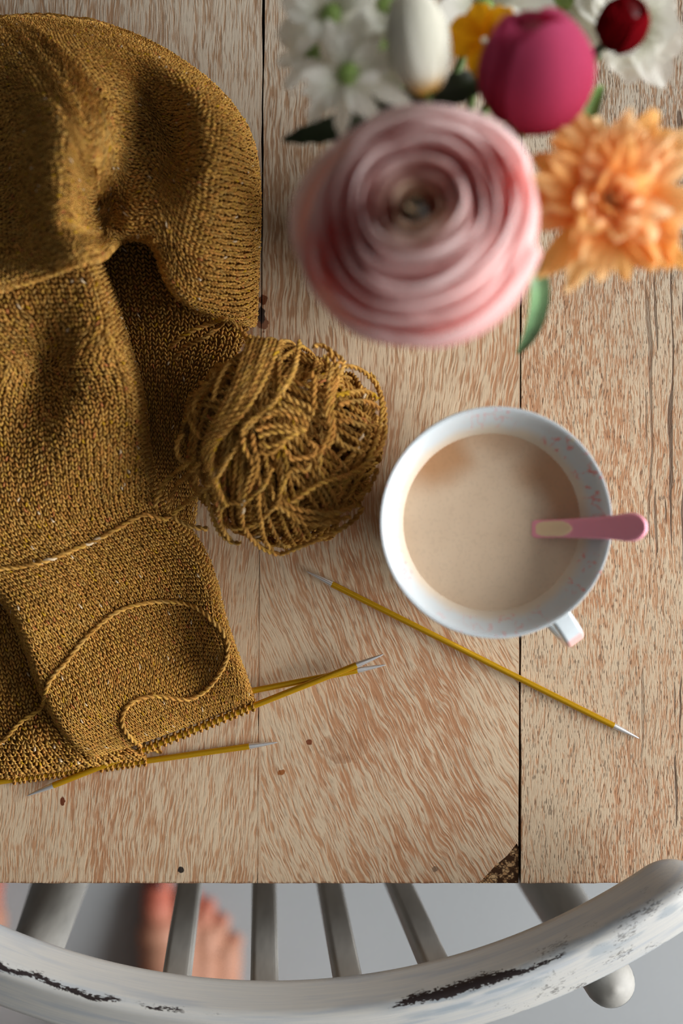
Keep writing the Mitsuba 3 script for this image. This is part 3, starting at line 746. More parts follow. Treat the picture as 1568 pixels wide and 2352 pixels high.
STRANDS += [crop(s) for s in (
    [(950, 250), (940, 340), (900, 460), (830, 560), (760, 640), (660, 740), (600, 840), (540, 930), (470, 1040), (400, 1100), (330, 1150), (230, 1235)],
    [(930, 330), (915, 420), (860, 520), (790, 620), (690, 690), (620, 790)],
    [(640, 790), (650, 880), (690, 960), (660, 1040), (640, 1130), (630, 1280), (680, 1370), (740, 1420)],
    [(690, 770), (700, 870), (712, 950), (690, 1030), (660, 1110)],
    [(800, 960), (770, 1020), (740, 1080), (690, 1120), (640, 1160), (540, 1165), (505, 1200), (510, 1290), (520, 1330)],
    [(725, 1100), (720, 1190), (735, 1290), (750, 1370), (800, 1430)],
    [(860, 870), (885, 880), (890, 910), (960, 910), (1030, 895), (1040, 850), (990, 830)],
    [(1000, 930), (980, 985), (900, 975), (870, 1030), (840, 1100), (830, 1160), (780, 1210), (720, 1270), (640, 1300), (560, 1310)],
    [(1010, 425), (1035, 480), (1030, 560), (1045, 640)],
    [(1080, 330), (1130, 410), (1135, 520), (1110, 640), (1125, 740), (1080, 850), (1070, 960)],
    [(1105, 320), (1160, 400), (1150, 520), (1130, 620), (1140, 740), (1100, 860)],
    [(1190, 370), (1130, 420), (1110, 520), (1100, 620), (1120, 720)],
    [(1020, 290), (1080, 280), (1150, 330), (1200, 370), (1190, 420), (1150, 470)],
    [(1200, 395), (1300, 420), (1380, 500), (1425, 620), (1428, 760), (1390, 880), (1300, 960), (1230, 1005), (1080, 1050), (980, 1105), (900, 1160)],
    [(1150, 560), (1230, 545), (1330, 540), (1390, 590)], [(1160, 620), (1240, 595), (1340, 600), (1400, 640)], [(1160, 705), (1250, 715), (1350, 735), (1390, 720)],
    [(1150, 770), (1180, 830), (1240, 860), (1310, 885)], [(1340, 430), (1400, 540), (1410, 700), (1370, 840), (1330, 930)],
    [(1240, 1010), (1320, 960), (1400, 870), (1430, 740)], [(1260, 1150), (1350, 1060), (1390, 960)],
    [(790, 1110), (830, 1170), (900, 1220), (1000, 1250), (1130, 1230), (1270, 1180)],
    [(800, 1180), (880, 1220), (960, 1275), (1090, 1280), (1240, 1240)], [(840, 1150), (940, 1200), (1060, 1220), (1200, 1215)],
    [(830, 1455), (900, 1430), (1000, 1390), (1110, 1345), (1230, 1280), (1310, 1180)], [(640, 1300), (690, 1380), (760, 1430), (850, 1452)],
    [(410, 1080), (440, 1180), (470, 1270), (500, 1330), (550, 1375), (620, 1388)], [(460, 1060), (490, 1170), (500, 1260), (525, 1330), (570, 1375)],
    [(700, 760), (790, 730), (900, 735), (1000, 745)], [(715, 790), (800, 765), (900, 760), (990, 750)], [(740, 700), (830, 660), (930, 690), (1000, 735)], [(760, 670), (860, 640), (950, 660), (1010, 710)],
    [(720, 830), (800, 840), (880, 800), (960, 760)], [(715, 880), (790, 880), (850, 830)], [(850, 540), (920, 590), (990, 620), (1030, 680)], [(830, 600), (900, 630), (970, 650)],
    [(560, 370), (520, 430), (480, 520), (470, 600)], [(440, 480), (370, 560), (330, 640), (350, 740), (400, 800)], [(480, 430), (420, 520), (360, 600), (380, 700)],
    [(300, 770), (260, 850), (290, 930), (350, 920)], [(370, 900), (280, 970), (210, 1030), (160, 1110), (140, 1200)], [(390, 930), (320, 1010), (250, 1080), (220, 1150), (215, 1230)],
    [(230, 1235), (290, 1275), (360, 1300), (440, 1310)], [(580, 160), (630, 200), (660, 260), (640, 330)], [(380, 960), (400, 1080), (460, 1050), (500, 990), (550, 900)])]
parts = []
for k, s in enumerate(STRANDS):
    s = np.array(s)
    q = spline(s, n=max(20, int(np.linalg.norm(np.diff(s, axis=0), axis=1).sum() / 3.2)))
    lift = 1.02 + 0.035 * meshkit.noise(np.stack([q[:, 0] / 40, q[:, 1] / 40, q[:, 0] * 0 + k], 1), k)
    p = on_ball(q[:, 0], q[:, 1], 1.04)
    fab = height(q[:, 0], q[:, 1])
    p[:, 2] += 0.0012 * (lift - 1.02) / 0.035
    low = TZ + fab + 0.0012
    fix = p[:, 2] < low
    if fix.any(): p[fix] = P(q[fix, 0], q[fix, 1], low[fix])
    p = np.stack([gaussian_filter(p[:, c], 2, mode='nearest') for c in range(3)], 1)
    parts.append(two_ply(p, seed=900 + k, phase=k))
m_, c_ = join(parts)
obj('loose_strand', m_, 'mat_yarn', ball, smooth=True, color=c_)

def strand_fuzz(V, per, seed):
    q = np.random.default_rng(seed)
    k = q.integers(0, len(V), per); p = V[k]
    d = q.normal(size=(per, 3)); d[:, 2] = np.abs(d[:, 2]); d /= np.linalg.norm(d, axis=1, keepdims=True)
    L = q.uniform(0.0010, 0.0030, (per, 1)); bend = q.normal(size=(per, 3))
    pts = [p, p + d * L * 0.5, p + d * L + bend * L * 0.3]
    a = np.cross(d, q.normal(size=(per, 3))); a /= np.linalg.norm(a, axis=1, keepdims=True); b = np.cross(d, a)
    W = np.stack([pts[i] + w * (math.cos(t * 2.094) * a + math.sin(t * 2.094) * b) for i, w in enumerate((0.00005, 0.00004, 0.00002)) for t in range(3)], 1).reshape(-1, 3)
    f = np.array([tri for i in range(2) for t in range(3) for x, y in [(3 * i + t, 3 * i + (t + 1) % 3)] for tri in ([x, y, y + 3], [x, y + 3, x + 3])])
    return (W, (f[None] + 9 * np.arange(per)[:, None, None]).reshape(-1, 3)), np.repeat(yarn_colors(per, q), 9, 0)
fz, fc = strand_fuzz(m_[0], 3500, 77)
k_ = obj('wool_fibres', fz, 'mat_yarn', ball, smooth=True, color=fc)
labels[k_] = {'kind': 'stuff'}

def lay(pts, lift=0.0010, step=2.6, extra=None):
    s = np.array(pts, float)
    q = spline(s[:, :2], n=int(np.linalg.norm(np.diff(s[:, :2], axis=0), axis=1).sum() / step))
    h = gaussian_filter(height(q[:, 0], q[:, 1]), 5, mode='nearest')
    h = np.maximum(h, height(q[:, 0], q[:, 1]) - 0.0006) + lift
    if extra is not None: h = h + extra(q)
    h = gaussian_filter(h, 3, mode='nearest')
    return P(q[:, 0], q[:, 1], TZ + h)
tail = lay([(394, 1184), (365, 1190), (338, 1182), (300, 1196), (250, 1225), (200, 1250), (160, 1266), (100, 1290), (40, 1302), (-10, 1308), (-80, 1330), (-150, 1400), (-170, 1500), (-130, 1620), (-60, 1700), (0, 1706),
            (24, 1684), (60, 1650), (96, 1622), (104, 1590), (120, 1556), (150, 1522), (185, 1478), (215, 1448), (265, 1408), (330, 1386), (395, 1382), (450, 1396), (492, 1430), (520, 1468), (522, 1505), (498, 1556), (472, 1586), (432, 1606),
            (380, 1601), (330, 1602), (298, 1618), (281, 1645), (284, 1672), (300, 1696), (326, 1716), (352, 1722), (372, 1729)], lift=0.0013)
v, f, c = two_ply(tail, seed=5, sides=8, pitch=0.0058)
obj('working_yarn', (v, f), 'mat_yarn', ball, smooth=True, color=c)
parts = []
for s in ([(522, 727), (480, 744), (430, 765), (390, 800)], [(522, 728), (500, 752), (460, 780), (420, 800), (402, 824)]):
    q = lay(s, lift=0.006, extra=lambda z: 0.014 * np.sin(np.pi * np.linspace(0.12, 0.9, len(z)))); parts.append(two_ply(q, seed=len(parts) + 70, sides=6))
m_, c_ = join(parts)
obj('cast_on_tail', m_, 'mat_yarn', sweater, smooth=True, color=c_)
# folds at the body's hem: one thick strand, as a bound edge
he = np.stack([gaussian_filter(he[:, c], 4, mode='nearest') for c in range(3)], 1)
v, f, c = two_ply(spline(he[::6], step=0.0007), r=0.0018, pitch=0.006, seed=33)
obj('hem_edge', (v, f), 'mat_yarn', sweater, smooth=True, color=c)

# ------------------------------------------------------------------ mug, coffee, spoon
mug = thing('mug', 'pale blue white ceramic mug with pink splatter print, full of milky coffee', 'mug')
RIM = 0.830
zc = 0.8140                                       # coffee level
pr = [(0.0, TZ + 0.0022), (0.020, TZ + 0.0022), (0.0212, TZ + 0.0004), (0.0235, TZ + 0.0004), (0.0255, TZ + 0.004), (0.0285, TZ + 0.020), (0.0318, TZ + 0.042), (0.0355, TZ + 0.062), (0.0392, TZ + 0.0755), (0.0402, RIM - 0.0020), (0.0406, RIM - 0.0008), (0.0403, RIM),
      (0.0394, RIM - 0.0002), (0.0384, RIM - 0.0016), (0.0364, RIM - 0.0062), (0.0340, RIM - 0.0110), (0.0319, RIM - 0.0160), (0.0296, RIM - 0.026), (0.0262, RIM - 0.048), (0.0225, RIM - 0.066), (0.015, RIM - 0.074), (0.0, RIM - 0.075)]
def smooth_profile(p, k=4):
    p = np.array(p); s = np.arange(len(p))
    from scipy.interpolate import PchipInterpolator
    return PchipInterpolator(s, p)(np.linspace(0, len(p) - 1, (len(p) - 1) * k + 1))
mm = lathe(smooth_profile(pr), 128); mm.apply_translation([MUGX, MUGY, 0])
obj('body', mm, 'mat_mug', mug, smooth=40)
ha = math.radians(-53.8); hd = np.array([math.cos(ha), math.sin(ha), 0])
hp = np.array([MUGX, MUGY, 0]) + np.array([hd * r_ + [0, 0, z_] for r_, z_ in ((0.0350, TZ + 0.0620), (0.0420, TZ + 0.0640), (0.0495, TZ + 0.0610), (0.0530, TZ + 0.0520), (0.0520, TZ + 0.0400), (0.0460, TZ + 0.0270), (0.0370, TZ + 0.0190), (0.0270, TZ + 0.0150))])
sh = np.array(Polygon([(-1, -0.55), (1, -0.55), (1, 0.55), (-1, 0.55)]).buffer(-0.35).buffer(0.42, quad_segs=5).exterior.coords[:-1])
obj('handle', sweep(spline(hp, n=50), 0.0036, shape=sh), 'mat_mug', mug, smooth=50)
lv = [(0.0, zc), (0.0318, zc), (0.0323, zc + 0.0003), (0.0323, zc - 0.0005), (0.0295, zc - 0.010), (0.0270, zc - 0.024), (0.0, zc - 0.024)]
cf = lathe(lv, 96); cf.apply_translation([MUGX, MUGY, 0])
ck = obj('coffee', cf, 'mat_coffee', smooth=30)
tag(ck, 'milky beige coffee filling the pale mug', 'coffee')
spoon = thing('spoon', 'small pink plastic spoon standing in the coffee, its rounded handle over the rim', 'spoon')
s0, s1 = P(1232, 1215, zc - 0.0002), P(1486, 1210, 0.8390)
ax = s1 - s0; L = np.linalg.norm(ax); ax /= L
side = np.array([0, 1.0, 0]); side -= ax * (side @ ax); side /= np.linalg.norm(side); upn = np.cross(ax, side)
def slab(ts, ws, th_, c0=0.0):
    ts, ws = np.array(ts), np.array(ws)
    q = spline(np.stack([ts, ws], 1), n=60); ts, ws = q[:, 0], np.maximum(q[:, 1], 0.0002)
    ring = []
    cs = np.array([(1, 0), (0.92, 0.7), (0.7, 1), (-0.7, 1), (-0.92, 0.7), (-1, 0), (-0.92, -0.7), (-0.7, -1), (0.7, -1), (0.92, -0.7)])
    V = s0[None, None] + ts[None, :, None] * ax + cs[:, :1, None] * ws[None, :, None] * side + (c0 + cs[:, 1:, None] * np.minimum(th_, ws)[None, :, None]) * upn
    n_, m_ = V.shape[:2]
    v = np.vstack([V.reshape(-1, 3), V[:, 0].mean(0), V[:, -1].mean(0)])
    i = np.arange(n_); j = (i + 1) % n_
    f = np.vstack([grid_faces(n_, m_, True), np.stack([j * m_, i * m_, np.full(n_, n_ * m_)], 1), np.stack([i * m_ + m_ - 1, j * m_ + m_ - 1, np.full(n_, n_ * m_ + 1)], 1)])
    t_ = trimesh.Trimesh(v, f, process=False)
    if t_.volume < 0: t_.invert()
    return t_
obj('handle', slab([-0.020, -0.002, 0.012, 0.022, 0.032, L - 0.006, L - 0.0025, L - 0.0006, L], [0.0030, 0.0033, 0.0034, 0.0038, 0.0045, 0.0050, 0.0041, 0.0020, 0.0003], 0.0012), 'mat_spoon', spoon, smooth=40)
# bowl, under the coffee
bw = trimesh.creation.icosphere(3, 1.0); bwv = bw.vertices * np.array([0.0105, 0.0065, 0.0022])
bwv = s0 + ax * (-0.027) + bwv[:, :1] * ax + bwv[:, 1:2] * side + bwv[:, 2:3] * upn
obj('bowl', (bwv, bw.faces), 'mat_spoon', spoon, smooth=True)
fl = slab([0.0005, 0.002, 0.006, 0.011, 0.0135, 0.0148], [0.0016, 0.0024, 0.0027, 0.0026, 0.0016, 0.0003], 0.0004, c0=0.0012)
obj('coffee_film', fl, 'mat_coffee_film', spoon, smooth=True, label='drop of coffee left on the pink handle')

# ------------------------------------------------------------------ flowers
VASE = np.array([*P(960, 560, TZ)[:2], 0])
vase = thing('vase', 'small pale ceramic vase hidden under the bouquet', 'vase')
vp = [(0.0, TZ + 0.0004), (0.022, TZ + 0.0004), (0.026, TZ + 0.004), (0.032, TZ + 0.030), (0.030, TZ + 0.060), (0.021, TZ + 0.085), (0.020, TZ + 0.095), (0.0225, TZ + 0.100), (0.0205, TZ + 0.100), (0.018, TZ + 0.094), (0.019, TZ + 0.085), (0.028, TZ + 0.060), (0.029, TZ + 0.030), (0.022, TZ + 0.006), (0.0, TZ + 0.005)]
vm = lathe(smooth_profile(vp, 3), 64); vm.apply_translation(VASE)
obj('body', vm, 'mat_vase', vase, smooth=50)
GREEN = np.array(lin(84, 110, 52)); DARKG = np.array(lin(36, 48, 22)); PALEG = np.array(lin(120, 160, 112))
def stem(key, base, seed, r=0.0016, col=GREEN):
    q = np.random.default_rng(seed)
    foot = VASE + np.array([*(q.normal(size=2) * 0.006), TZ + 0.012])
    neck = VASE + np.array([*(q.uniform(-1, 1, 2) * 0.009), TZ + 0.099])
    p = spline([foot, neck, neck * 0.45 + base * 0.55 + [0, 0, 0.006], base], n=30)
    mesh = sweep(p, r, 8)
    obj('stem', mesh, 'mat_leaf', key, smooth=True, color=np.tile(col, (len(mesh.vertices), 1)))

def petal_grid(nu=13, nv=11):
    s = np.linspace(-1, 1, nu)[:, None] * np.ones((1, nv)); t = np.ones((nu, 1)) * np.linspace(0, 1, nv)[None]
    return s, t
def put_petal(key, pos, M, o, col):
    """pos (nu, nv, 3) in flower space, M rotation, o centre, col (nu, nv, 3)."""
    v = pos.reshape(-1, 3) @ M.T + o
    obj('petal', (v, grid_faces(*pos.shape[:2])), 'mat_petal', key, smooth=True, color=np.clip(col.reshape(-1, 3), 0, 1))

def cup_petals(key, o, axis, rings, shade, seed, curl=0.10, mm_=1.0):
    """Nested cupped petals. rings: list of (count, belly radius, rim radius, rim height, base depth, half width rad)."""
    q = np.random.default_rng(seed)
    M = frame_to(axis)
    a = 0.0
    for k, (cnt, rb, rr, zr, zb, hw) in enumerate(rings):
        a += 2.4
        for i in range(cnt):
            s, t = petal_grid()
            jr = 1 + 0.05 * q.normal()
            te = t * (1 - 0.10 * np.abs(s) ** 2.6)
            wdt = hw * (0.30 + 0.70 * np.sin(np.minimum(1, te * 1.35) * np.pi / 2))
            ph = a + 2 * np.pi * i / cnt + 0.10 * q.normal() + s * wdt
            # base -> belly -> rim
            r = np.interp(te, [0, .25, .6, .85, 1], [0.10, 0.62, 1.0, 0.99, 0]) * rb
            r = np.where(te > .85, rb * .99 + (rr - rb * .99) * (te - .85) / .15, r) * jr
            z = zb + (zr * (1 + 0.06 * q.normal()) - zb) * (te ** 1.25)
            wave = 0.035 * rb * np.sin(s * 3.1 + q.uniform(0, 6)) * te ** 2
            r = r * (1 - curl * 0.5 * (s ** 2) * te) + wave
            pos = np.stack([r * np.cos(ph), r * np.sin(ph), z + 0.4 * wave], -1)
            put_petal(key, pos, M, o, shade(k / max(1, len(rings) - 1), te, s, q))

def lerp3(a, b, t): return np.asarray(a) * (1 - t[..., None]) + np.asarray(b) * t[..., None]

# 1 pink ranunculus, face up and a little to the upper left
fl1 = thing('pink_ranunculus', 'large pale pink many petalled ranunculus bloom in the middle of the bouquet', 'flower')
o1 = P(982, 534, 0.930)
rings = []
NR1 = 12
for k in range(NR1):
    x = k / (NR1 - 1)
    rr = 0.0026 + 0.0316 * x ** 0.92
    rb = rr * (0.99 + 0.08 * (1 - x)) + 0.0004
    zr = 0.0235 * (1 - 0.50 * x ** 2.0) * (0.90 + 0.10 * min(1, x * 3.2)) 
    rings.append((3 if k < 3 else 4 if k < 9 else 5, rb, rr, zr, -0.010 - 0.004 * x, 1.35 if k < 3 else 1.05 if k < 9 else 0.88))
def shade1(x, t, s, q):
    base = lerp3(lin(238, 122, 112), lin(246, 184, 180), np.clip(t * 1.6, 0, 1))
    c = lerp3(base, lin(250, 228, 226), np.clip((t - 0.45) * 2.2, 0, 1) * np.ones_like(s))
    tint = np.array(lin(212, 176, 122)) if q.random() < 0.6 else np.array(lin(220, 168, 140))
    w = max(0.0, 1 - x / 0.32)
    return (c * (1 - 0.8 * w) + tint * 0.8 * w) * q.uniform(0.94, 1.05)
ax1 = np.array([-0.22, 0.20, 1.0])
cup_petals(fl1, o1, ax1, rings, shade1, 21)
cc = trimesh.creation.icosphere(3, 0.0042); cc.vertices = (cc.vertices * [.80, 1.0, 0.9] + [0.001, 0, 0.0172]) @ frame_to(ax1).T + o1
obj('seed_head', cc, 'mat_leaf', fl1, smooth=True, color=np.tile(lin(18, 20, 10), (len(cc.vertices), 1)), label='dark green centre')
stem(fl1, o1 - np.array([0, 0, 0.010]), 1, 0.0020)

# 2 magenta bud: petals wrapped tight round an egg
def bud(key, o, axis, R, Hh, n, shade, seed, open_=0.0, wide=1.25, step=0.10, lobes=0.0):
    q = np.random.default_rng(seed); M = frame_to(axis)
    for i in range(n):
        s, t = petal_grid(17, 15)
        lay_ = 1 - step * (n - 1 - i) / n
        te = t * (1 - 0.13 * np.abs(s) ** 2.2)
        hw = wide * (0.45 + 0.55 * np.sin(np.minimum(1, te * 1.6) * np.pi / 2)) 
        ph = i * 2.4 + s * hw + (te - .5) * 0.25
        lat = -np.pi / 2 * 0.96 + te * np.pi * (0.90 - 0.05 * (i % 3))
        r = R * lay_ * np.cos(lat) * (1 + 0.02 * q.normal()) + open_ * te ** 3
        z = Hh * lay_ * np.sin(lat) * (1 + 0.10 * (lat > 0) * np.sin(lat))
        lip = 0.05 * R * np.abs(s) ** 4 + 0.10 * R * np.clip((te - 0.82) / 0.18, 0, 1) ** 2
        r = (r + lip) * (1 + lobes * np.cos(3 * ph + 0.9 * te + 0.7) * np.sin(np.pi * np.clip(te, 0, 1)))
        put_petal(key, np.stack([r * np.cos(ph), r * np.sin(ph), z], -1), M, o, shade(t, s, q))
    eg = trimesh.creation.icosphere(3, 1.0); v = eg.vertices * [R * (.97 - step), R * (.97 - step), Hh * (.97 - step)] @ M.T + o
    obj('heart', (v, eg.faces), 'mat_leaf', key, smooth=True, color=np.tile(shade(np.full((1, 1), .3), np.zeros((1, 1)), q).reshape(1, 3) * .7, (len(v), 1)))
fl2 = thing('magenta_bud', 'round magenta ranunculus bud above the orange bloom', 'flower')
o2 = P(1230, 168, 0.918)
def shade2(t, s, q): return lerp3(lin(176, 36, 58), lin(216, 92, 132), np.clip(t * 1.3 - 0.2, 0, 1) + 0 * s) * q.uniform(0.78, 1.12)
bud(fl2, o2, [-0.10, 0.62, 0.72], 0.0168, 0.0174, 7, shade2, 33, wide=1.0, step=0.16, lobes=0.055)
stem(fl2, o2 - np.array([0.0, 0.010, 0.014]), 2, 0.0018)

# 5 dark red bud
fl5 = thing('dark_red_bud', 'small dark red bud at the upper right of the bouquet', 'flower')
o5 = P(1428, 58, 0.900)
def shade5(t, s, q): return lerp3(lin(72, 14, 14), lin(146, 18, 28), np.clip(t, 0, 1) + 0 * s) * q.uniform(0.75, 1.1)
bud(fl5, o5, [0.25, 0.35, 0.9], 0.0080, 0.0088, 6, shade5, 37)
stem(fl5, o5 - np.array([0, 0, 0.008]), 5, 0.0014, DARKG)

# ray flowers with long petals
def ray_flower(key, o, axis, specs, shade, seed):
    """specs: (count, length, width, elevation deg of the ray, cup, ruffle, start radius)."""
    q = np.random.default_rng(seed); M = frame_to(axis); a = 0
    for (cnt, Ln, W, el, cup, ruf, r0) in specs:
        a += 1.1
        for i in range(cnt):
            s, t = petal_grid(9, 11)
            ph = a + 2 * np.pi * i / cnt + 0.18 * q.normal()
            l = Ln * (1 + 0.12 * q.normal()); e = math.radians(el + 9 * q.normal())
            te = t * (1 - 0.20 * np.abs(s) ** 2)
            w = W * np.sin(np.pi * np.clip(0.10 + 0.78 * te, 0, 1)) ** 0.7
            rad = r0 + l * te * np.cos(e) + 0.0
            z = l * te * np.sin(e) - cup * l * te ** 2 + 0.20 * w * s ** 2 + ruf * l * np.sin(s * 5 + q.uniform(0, 6)) * te ** 3
            tw = q.normal() * 0.25
            y = s * w; z = z + y * tw
            pos = np.stack([rad * np.cos(ph) - y * np.sin(ph), rad * np.sin(ph) + y * np.cos(ph), z], -1)
            put_petal(key, pos, M, o, shade(te, s, q, el))
fl3 = thing('orange_ruffled_flower', 'peach and orange flower with many ruffled petals right of the pink bloom', 'flower')
o3 = P(1404, 456, 0.912)
def shade3(t, s, q, el):
    c = lerp3(lin(232, 122, 18), lin(247, 190, 104), np.clip(t * 1.3, 0, 1) + 0 * s)
    k = q.uniform(0.1, 1.0)
    return lerp3(c, lin(251, 230, 190), np.clip((t - 0.42) * 1.9, 0, 1) * k)
ray_flower(fl3, o3, [0.10, -0.05, 1], [(15, 0.0262, 0.0044, -4, 0.06, 0.09, 0.002), (15, 0.0250, 0.0044, 12, 0.06, 0.10, 0.002), (14, 0.0220, 0.0042, 28, 0.08, 0.11, 0.002), (12, 0.0186, 0.0040, 44, 0.06, 0.13, 0.001), (10, 0.0152, 0.0038, 60, 0.03, 0.14, 0.001), (8, 0.011, 0.0034, 76, 0.0, 0.15, 0.0005)], shade3, 41)
stem(fl3, o3 - np.array([0, 0, 0.004]), 3, 0.0018)

def shade4(t, s, q, el): return lerp3(lin(222, 222, 204), lin(242, 242, 234), np.clip(t * 2, 0, 1) + 0 * s) * q.uniform(0.9, 1.03)
def white_flower(px, py, z, axis, specs, label, seed, core=True, yellow=False):
    k = thing('white_flower', label, 'flower', None)
    o = P(px, py, z)
    ray_flower(k, o, axis, specs, shade4, seed)
    if core:
        cc = trimesh.creation.icosphere(3, 0.0032); cc.vertices = (cc.vertices * [1, 1, .7] + [0, 0, 0.001]) @ frame_to(axis).T + o
        obj('centre', cc, 'mat_leaf', k, smooth=True, color=np.tile(lin(132, 160, 84), (len(cc.vertices), 1)), label='pale green centre')
    stem(k, o - np.array([0, 0, 0.003]), seed, 0.0014)
    return k
white_flower(800, 172, 0.918, [-0.10, 0.05, 1], [(10, 0.0148, 0.0026, 4, 0.18, 0.05, 0.003), (9, 0.0130, 0.0025, 24, 0.1, 0.05, 0.002)], 'white flower with long narrow petals and a green centre above the dark leaf', 51)
white_flower(762, 36, 0.905, [-0.2, 0.25, 1], [(8, 0.0145, 0.0040, 6, 0.15, 0.04, 0.002), (7, 0.012, 0.0038, 28, 0.1, 0.04, 0.002)], 'white flower at the top left corner of the bouquet', 52)
white_flower(890, 15, 0.895, [0.05, 0.3, 1], [(8, 0.0145, 0.0042, 4, 0.15, 0.04, 0.002), (7, 0.012, 0.0040, 28, 0.1, 0.04, 0.002)], 'white flower at the top edge, behind the white tulip shaped bloom', 53)
white_flower(1110, 20, 0.872, [0.0, 0.2, 1], [(9, 0.0210, 0.0070, 4, 0.12, 0.05, 0.002), (8, 0.017, 0.0060, 26, 0.1, 0.05, 0.002)], 'cream white bloom at the top edge above the magenta bud', 54)
white_flower(1452, 62, 0.872, [0.15, 0.1, 1], [(9, 0.0185, 0.0068, 6, 0.12, 0.05, 0.002), (7, 0.014, 0.0060, 26, 0.1, 0.05, 0.002)], 'white bloom spread below the dark red bud', 55)
white_flower(728, 128, 0.885, [-0.3, 0.1, 1], [(8, 0.0115, 0.0032, 4, 0.15, 0.04, 0.002), (6, 0.010, 0.0032, 28, 0.1, 0.04, 0.002)], 'white flower farthest left in the bouquet, beside the table joint', 56)
white_flower(872, 118, 0.893, [0.1, 0.1, 1], [(9, 0.0150, 0.0040, 4, 0.15, 0.04, 0.002), (7, 0.012, 0.0036, 28, 0.1, 0.04, 0.002)], 'white flower low in the bouquet, half hidden by the white tulip shaped bloom', 57)
white_flower(1292, 6, 0.868, [0.0, 0.2, 1], [(9, 0.0170, 0.0064, 4, 0.12, 0.05, 0.002), (7, 0.014, 0.0060, 26, 0.1, 0.05, 0.002)], 'white bloom at the top edge between the magenta bud and the dark red bud', 58)
# white tulip-like bloom on its side, its tip yellow
fl6 = thing('white_tulip', 'smooth white tulip shaped bloom with a yellow base, left of the magenta bud', 'flower')
o6 = P(962, 100, 0.922)
def shade6(t, s, q): return lerp3(lin(216, 176, 84), lin(242, 241, 232), np.clip((t - 0.10) * 5, 0, 1) + 0 * s) * q.uniform(0.95, 1.03)
bud(fl6, o6, [-0.22, 1.0, 0.25], 0.0092, 0.0145, 6, shade6, 61)
stem(fl6, o6 + np.array([0.003, -0.011, -0.010]), 6, 0.0014)
# a yellow petalled flower behind the magenta bud
fl7 = thing('yellow_flower', 'small deep yellow flower peeping out left of the magenta bud', 'flower')
o7 = P(1112, 92, 0.895)
def shade7(t, s, q, el): return lerp3(lin(206, 130, 10), lin(226, 164, 30), np.clip(t, 0, 1) + 0 * s) * q.uniform(0.9, 1.05)
ray_flower(fl7, o7, [-0.2, 0.1, 1], [(7, 0.0110, 0.0042, 12, 0.1, 0.05, 0.001)], shade7, 71)
stem(fl7, o7 - np.array([0, 0, 0.003]), 7, 0.0012)

# leaves
def leaf_mesh(p, W, cup=0.25, serr=0.0, seed=0):
    p = spline(p, n=36)
    t, a, b = frames(p)
    side = np.cross([0, 0, 1], t); side /= np.linalg.norm(side, axis=1, keepdims=True) + 1e-9
    up = np.cross(t, side)
    x = np.linspace(0, 1, 36); w = W * np.sin(np.pi * (0.04 + 0.94 * x)) ** 0.75 * (1 + serr * np.sin(x * 46))
    s = np.linspace(-1, 1, 9)
    V = p[None] + (s[:, None] * w[None])[..., None] * side[None] + (cup * np.abs(s)[:, None] * w[None])[..., None] * up[None]
    top = V + 0.0002 * up[None]; bot = V - 0.0002 * up[None]
    n_, m_ = 9, 36
    F1 = grid_faces(n_, m_)
    v = np.vstack([top.reshape(-1, 3), bot.reshape(-1, 3)])
    f = [F1, F1[:, ::-1] + n_ * m_]
    rim = [i * m_ for i in range(n_)] + [(n_ - 1) * m_ + j for j in range(1, m_)] + [i * m_ + m_ - 1 for i in range(n_ - 2, -1, -1)] + [j for j in range(m_ - 2, 0, -1)]
    rim = np.array(rim); r2_ = np.roll(rim, -1); o_ = n_ * m_
    f += [np.stack([rim, r2_, r2_ + o_], 1), np.stack([rim, r2_ + o_, rim + o_], 1)]
    return trimesh.Trimesh(v, np.vstack(f), process=False)
def leaf(parent, pts, W, col, seed, label=None, serr=0.0):
    p = np.array([P(*q) for q in pts])
    m_ = leaf_mesh(p, W, serr=serr)
    n_ = meshkit.noise(m_.vertices * 300, seed)
    obj('leaf', m_, 'mat_leaf', parent, smooth=True, color=np.asarray(col)[None] * (0.8 + 0.4 * n_)[:, None], label=label)
sprig = thing('leafy_sprig', 'dark green leafy sprig between the white flowers and the pink bloom', 'leaf sprig')
leaf(sprig, [(960, 270, 0.900), (850, 280, 0.904), (750, 300, 0.902), (650, 322, 0.896)], 0.0042, DARKG, 1, serr=0.10)
leaf(sprig, [(950, 262, 0.898), (890, 262, 0.902), (820, 268, 0.900), (770, 270, 0.896)], 0.0036, DARKG, 2, serr=0.10)
leaf(sprig, [(930, 262, 0.896), (1000, 225, 0.898), (1060, 200, 0.898), (1112, 170, 0.892)], 0.0048, DARKG, 3, serr=0.10)
leaf(sprig, [(960, 272, 0.892), (968, 240, 0.896), (955, 222, 0.894), (930, 205, 0.888)], 0.0036, DARKG, 4)
stem(sprig, P(955, 280, 0.892), 8, 0.0012, DARKG)
leaf(fl1, [(1170, 540, 0.885), (1235, 630, 0.894), (1234, 720, 0.884), (1188, 812, 0.868)], 0.0030, PALEG, 5, 'pale green leaf below the bloom')
leaf(fl3, [(1350, 380, 0.882), (1345, 310, 0.890), (1362, 240, 0.892), (1385, 200, 0.886)], 0.0026, GREEN, 6, 'green leaf')

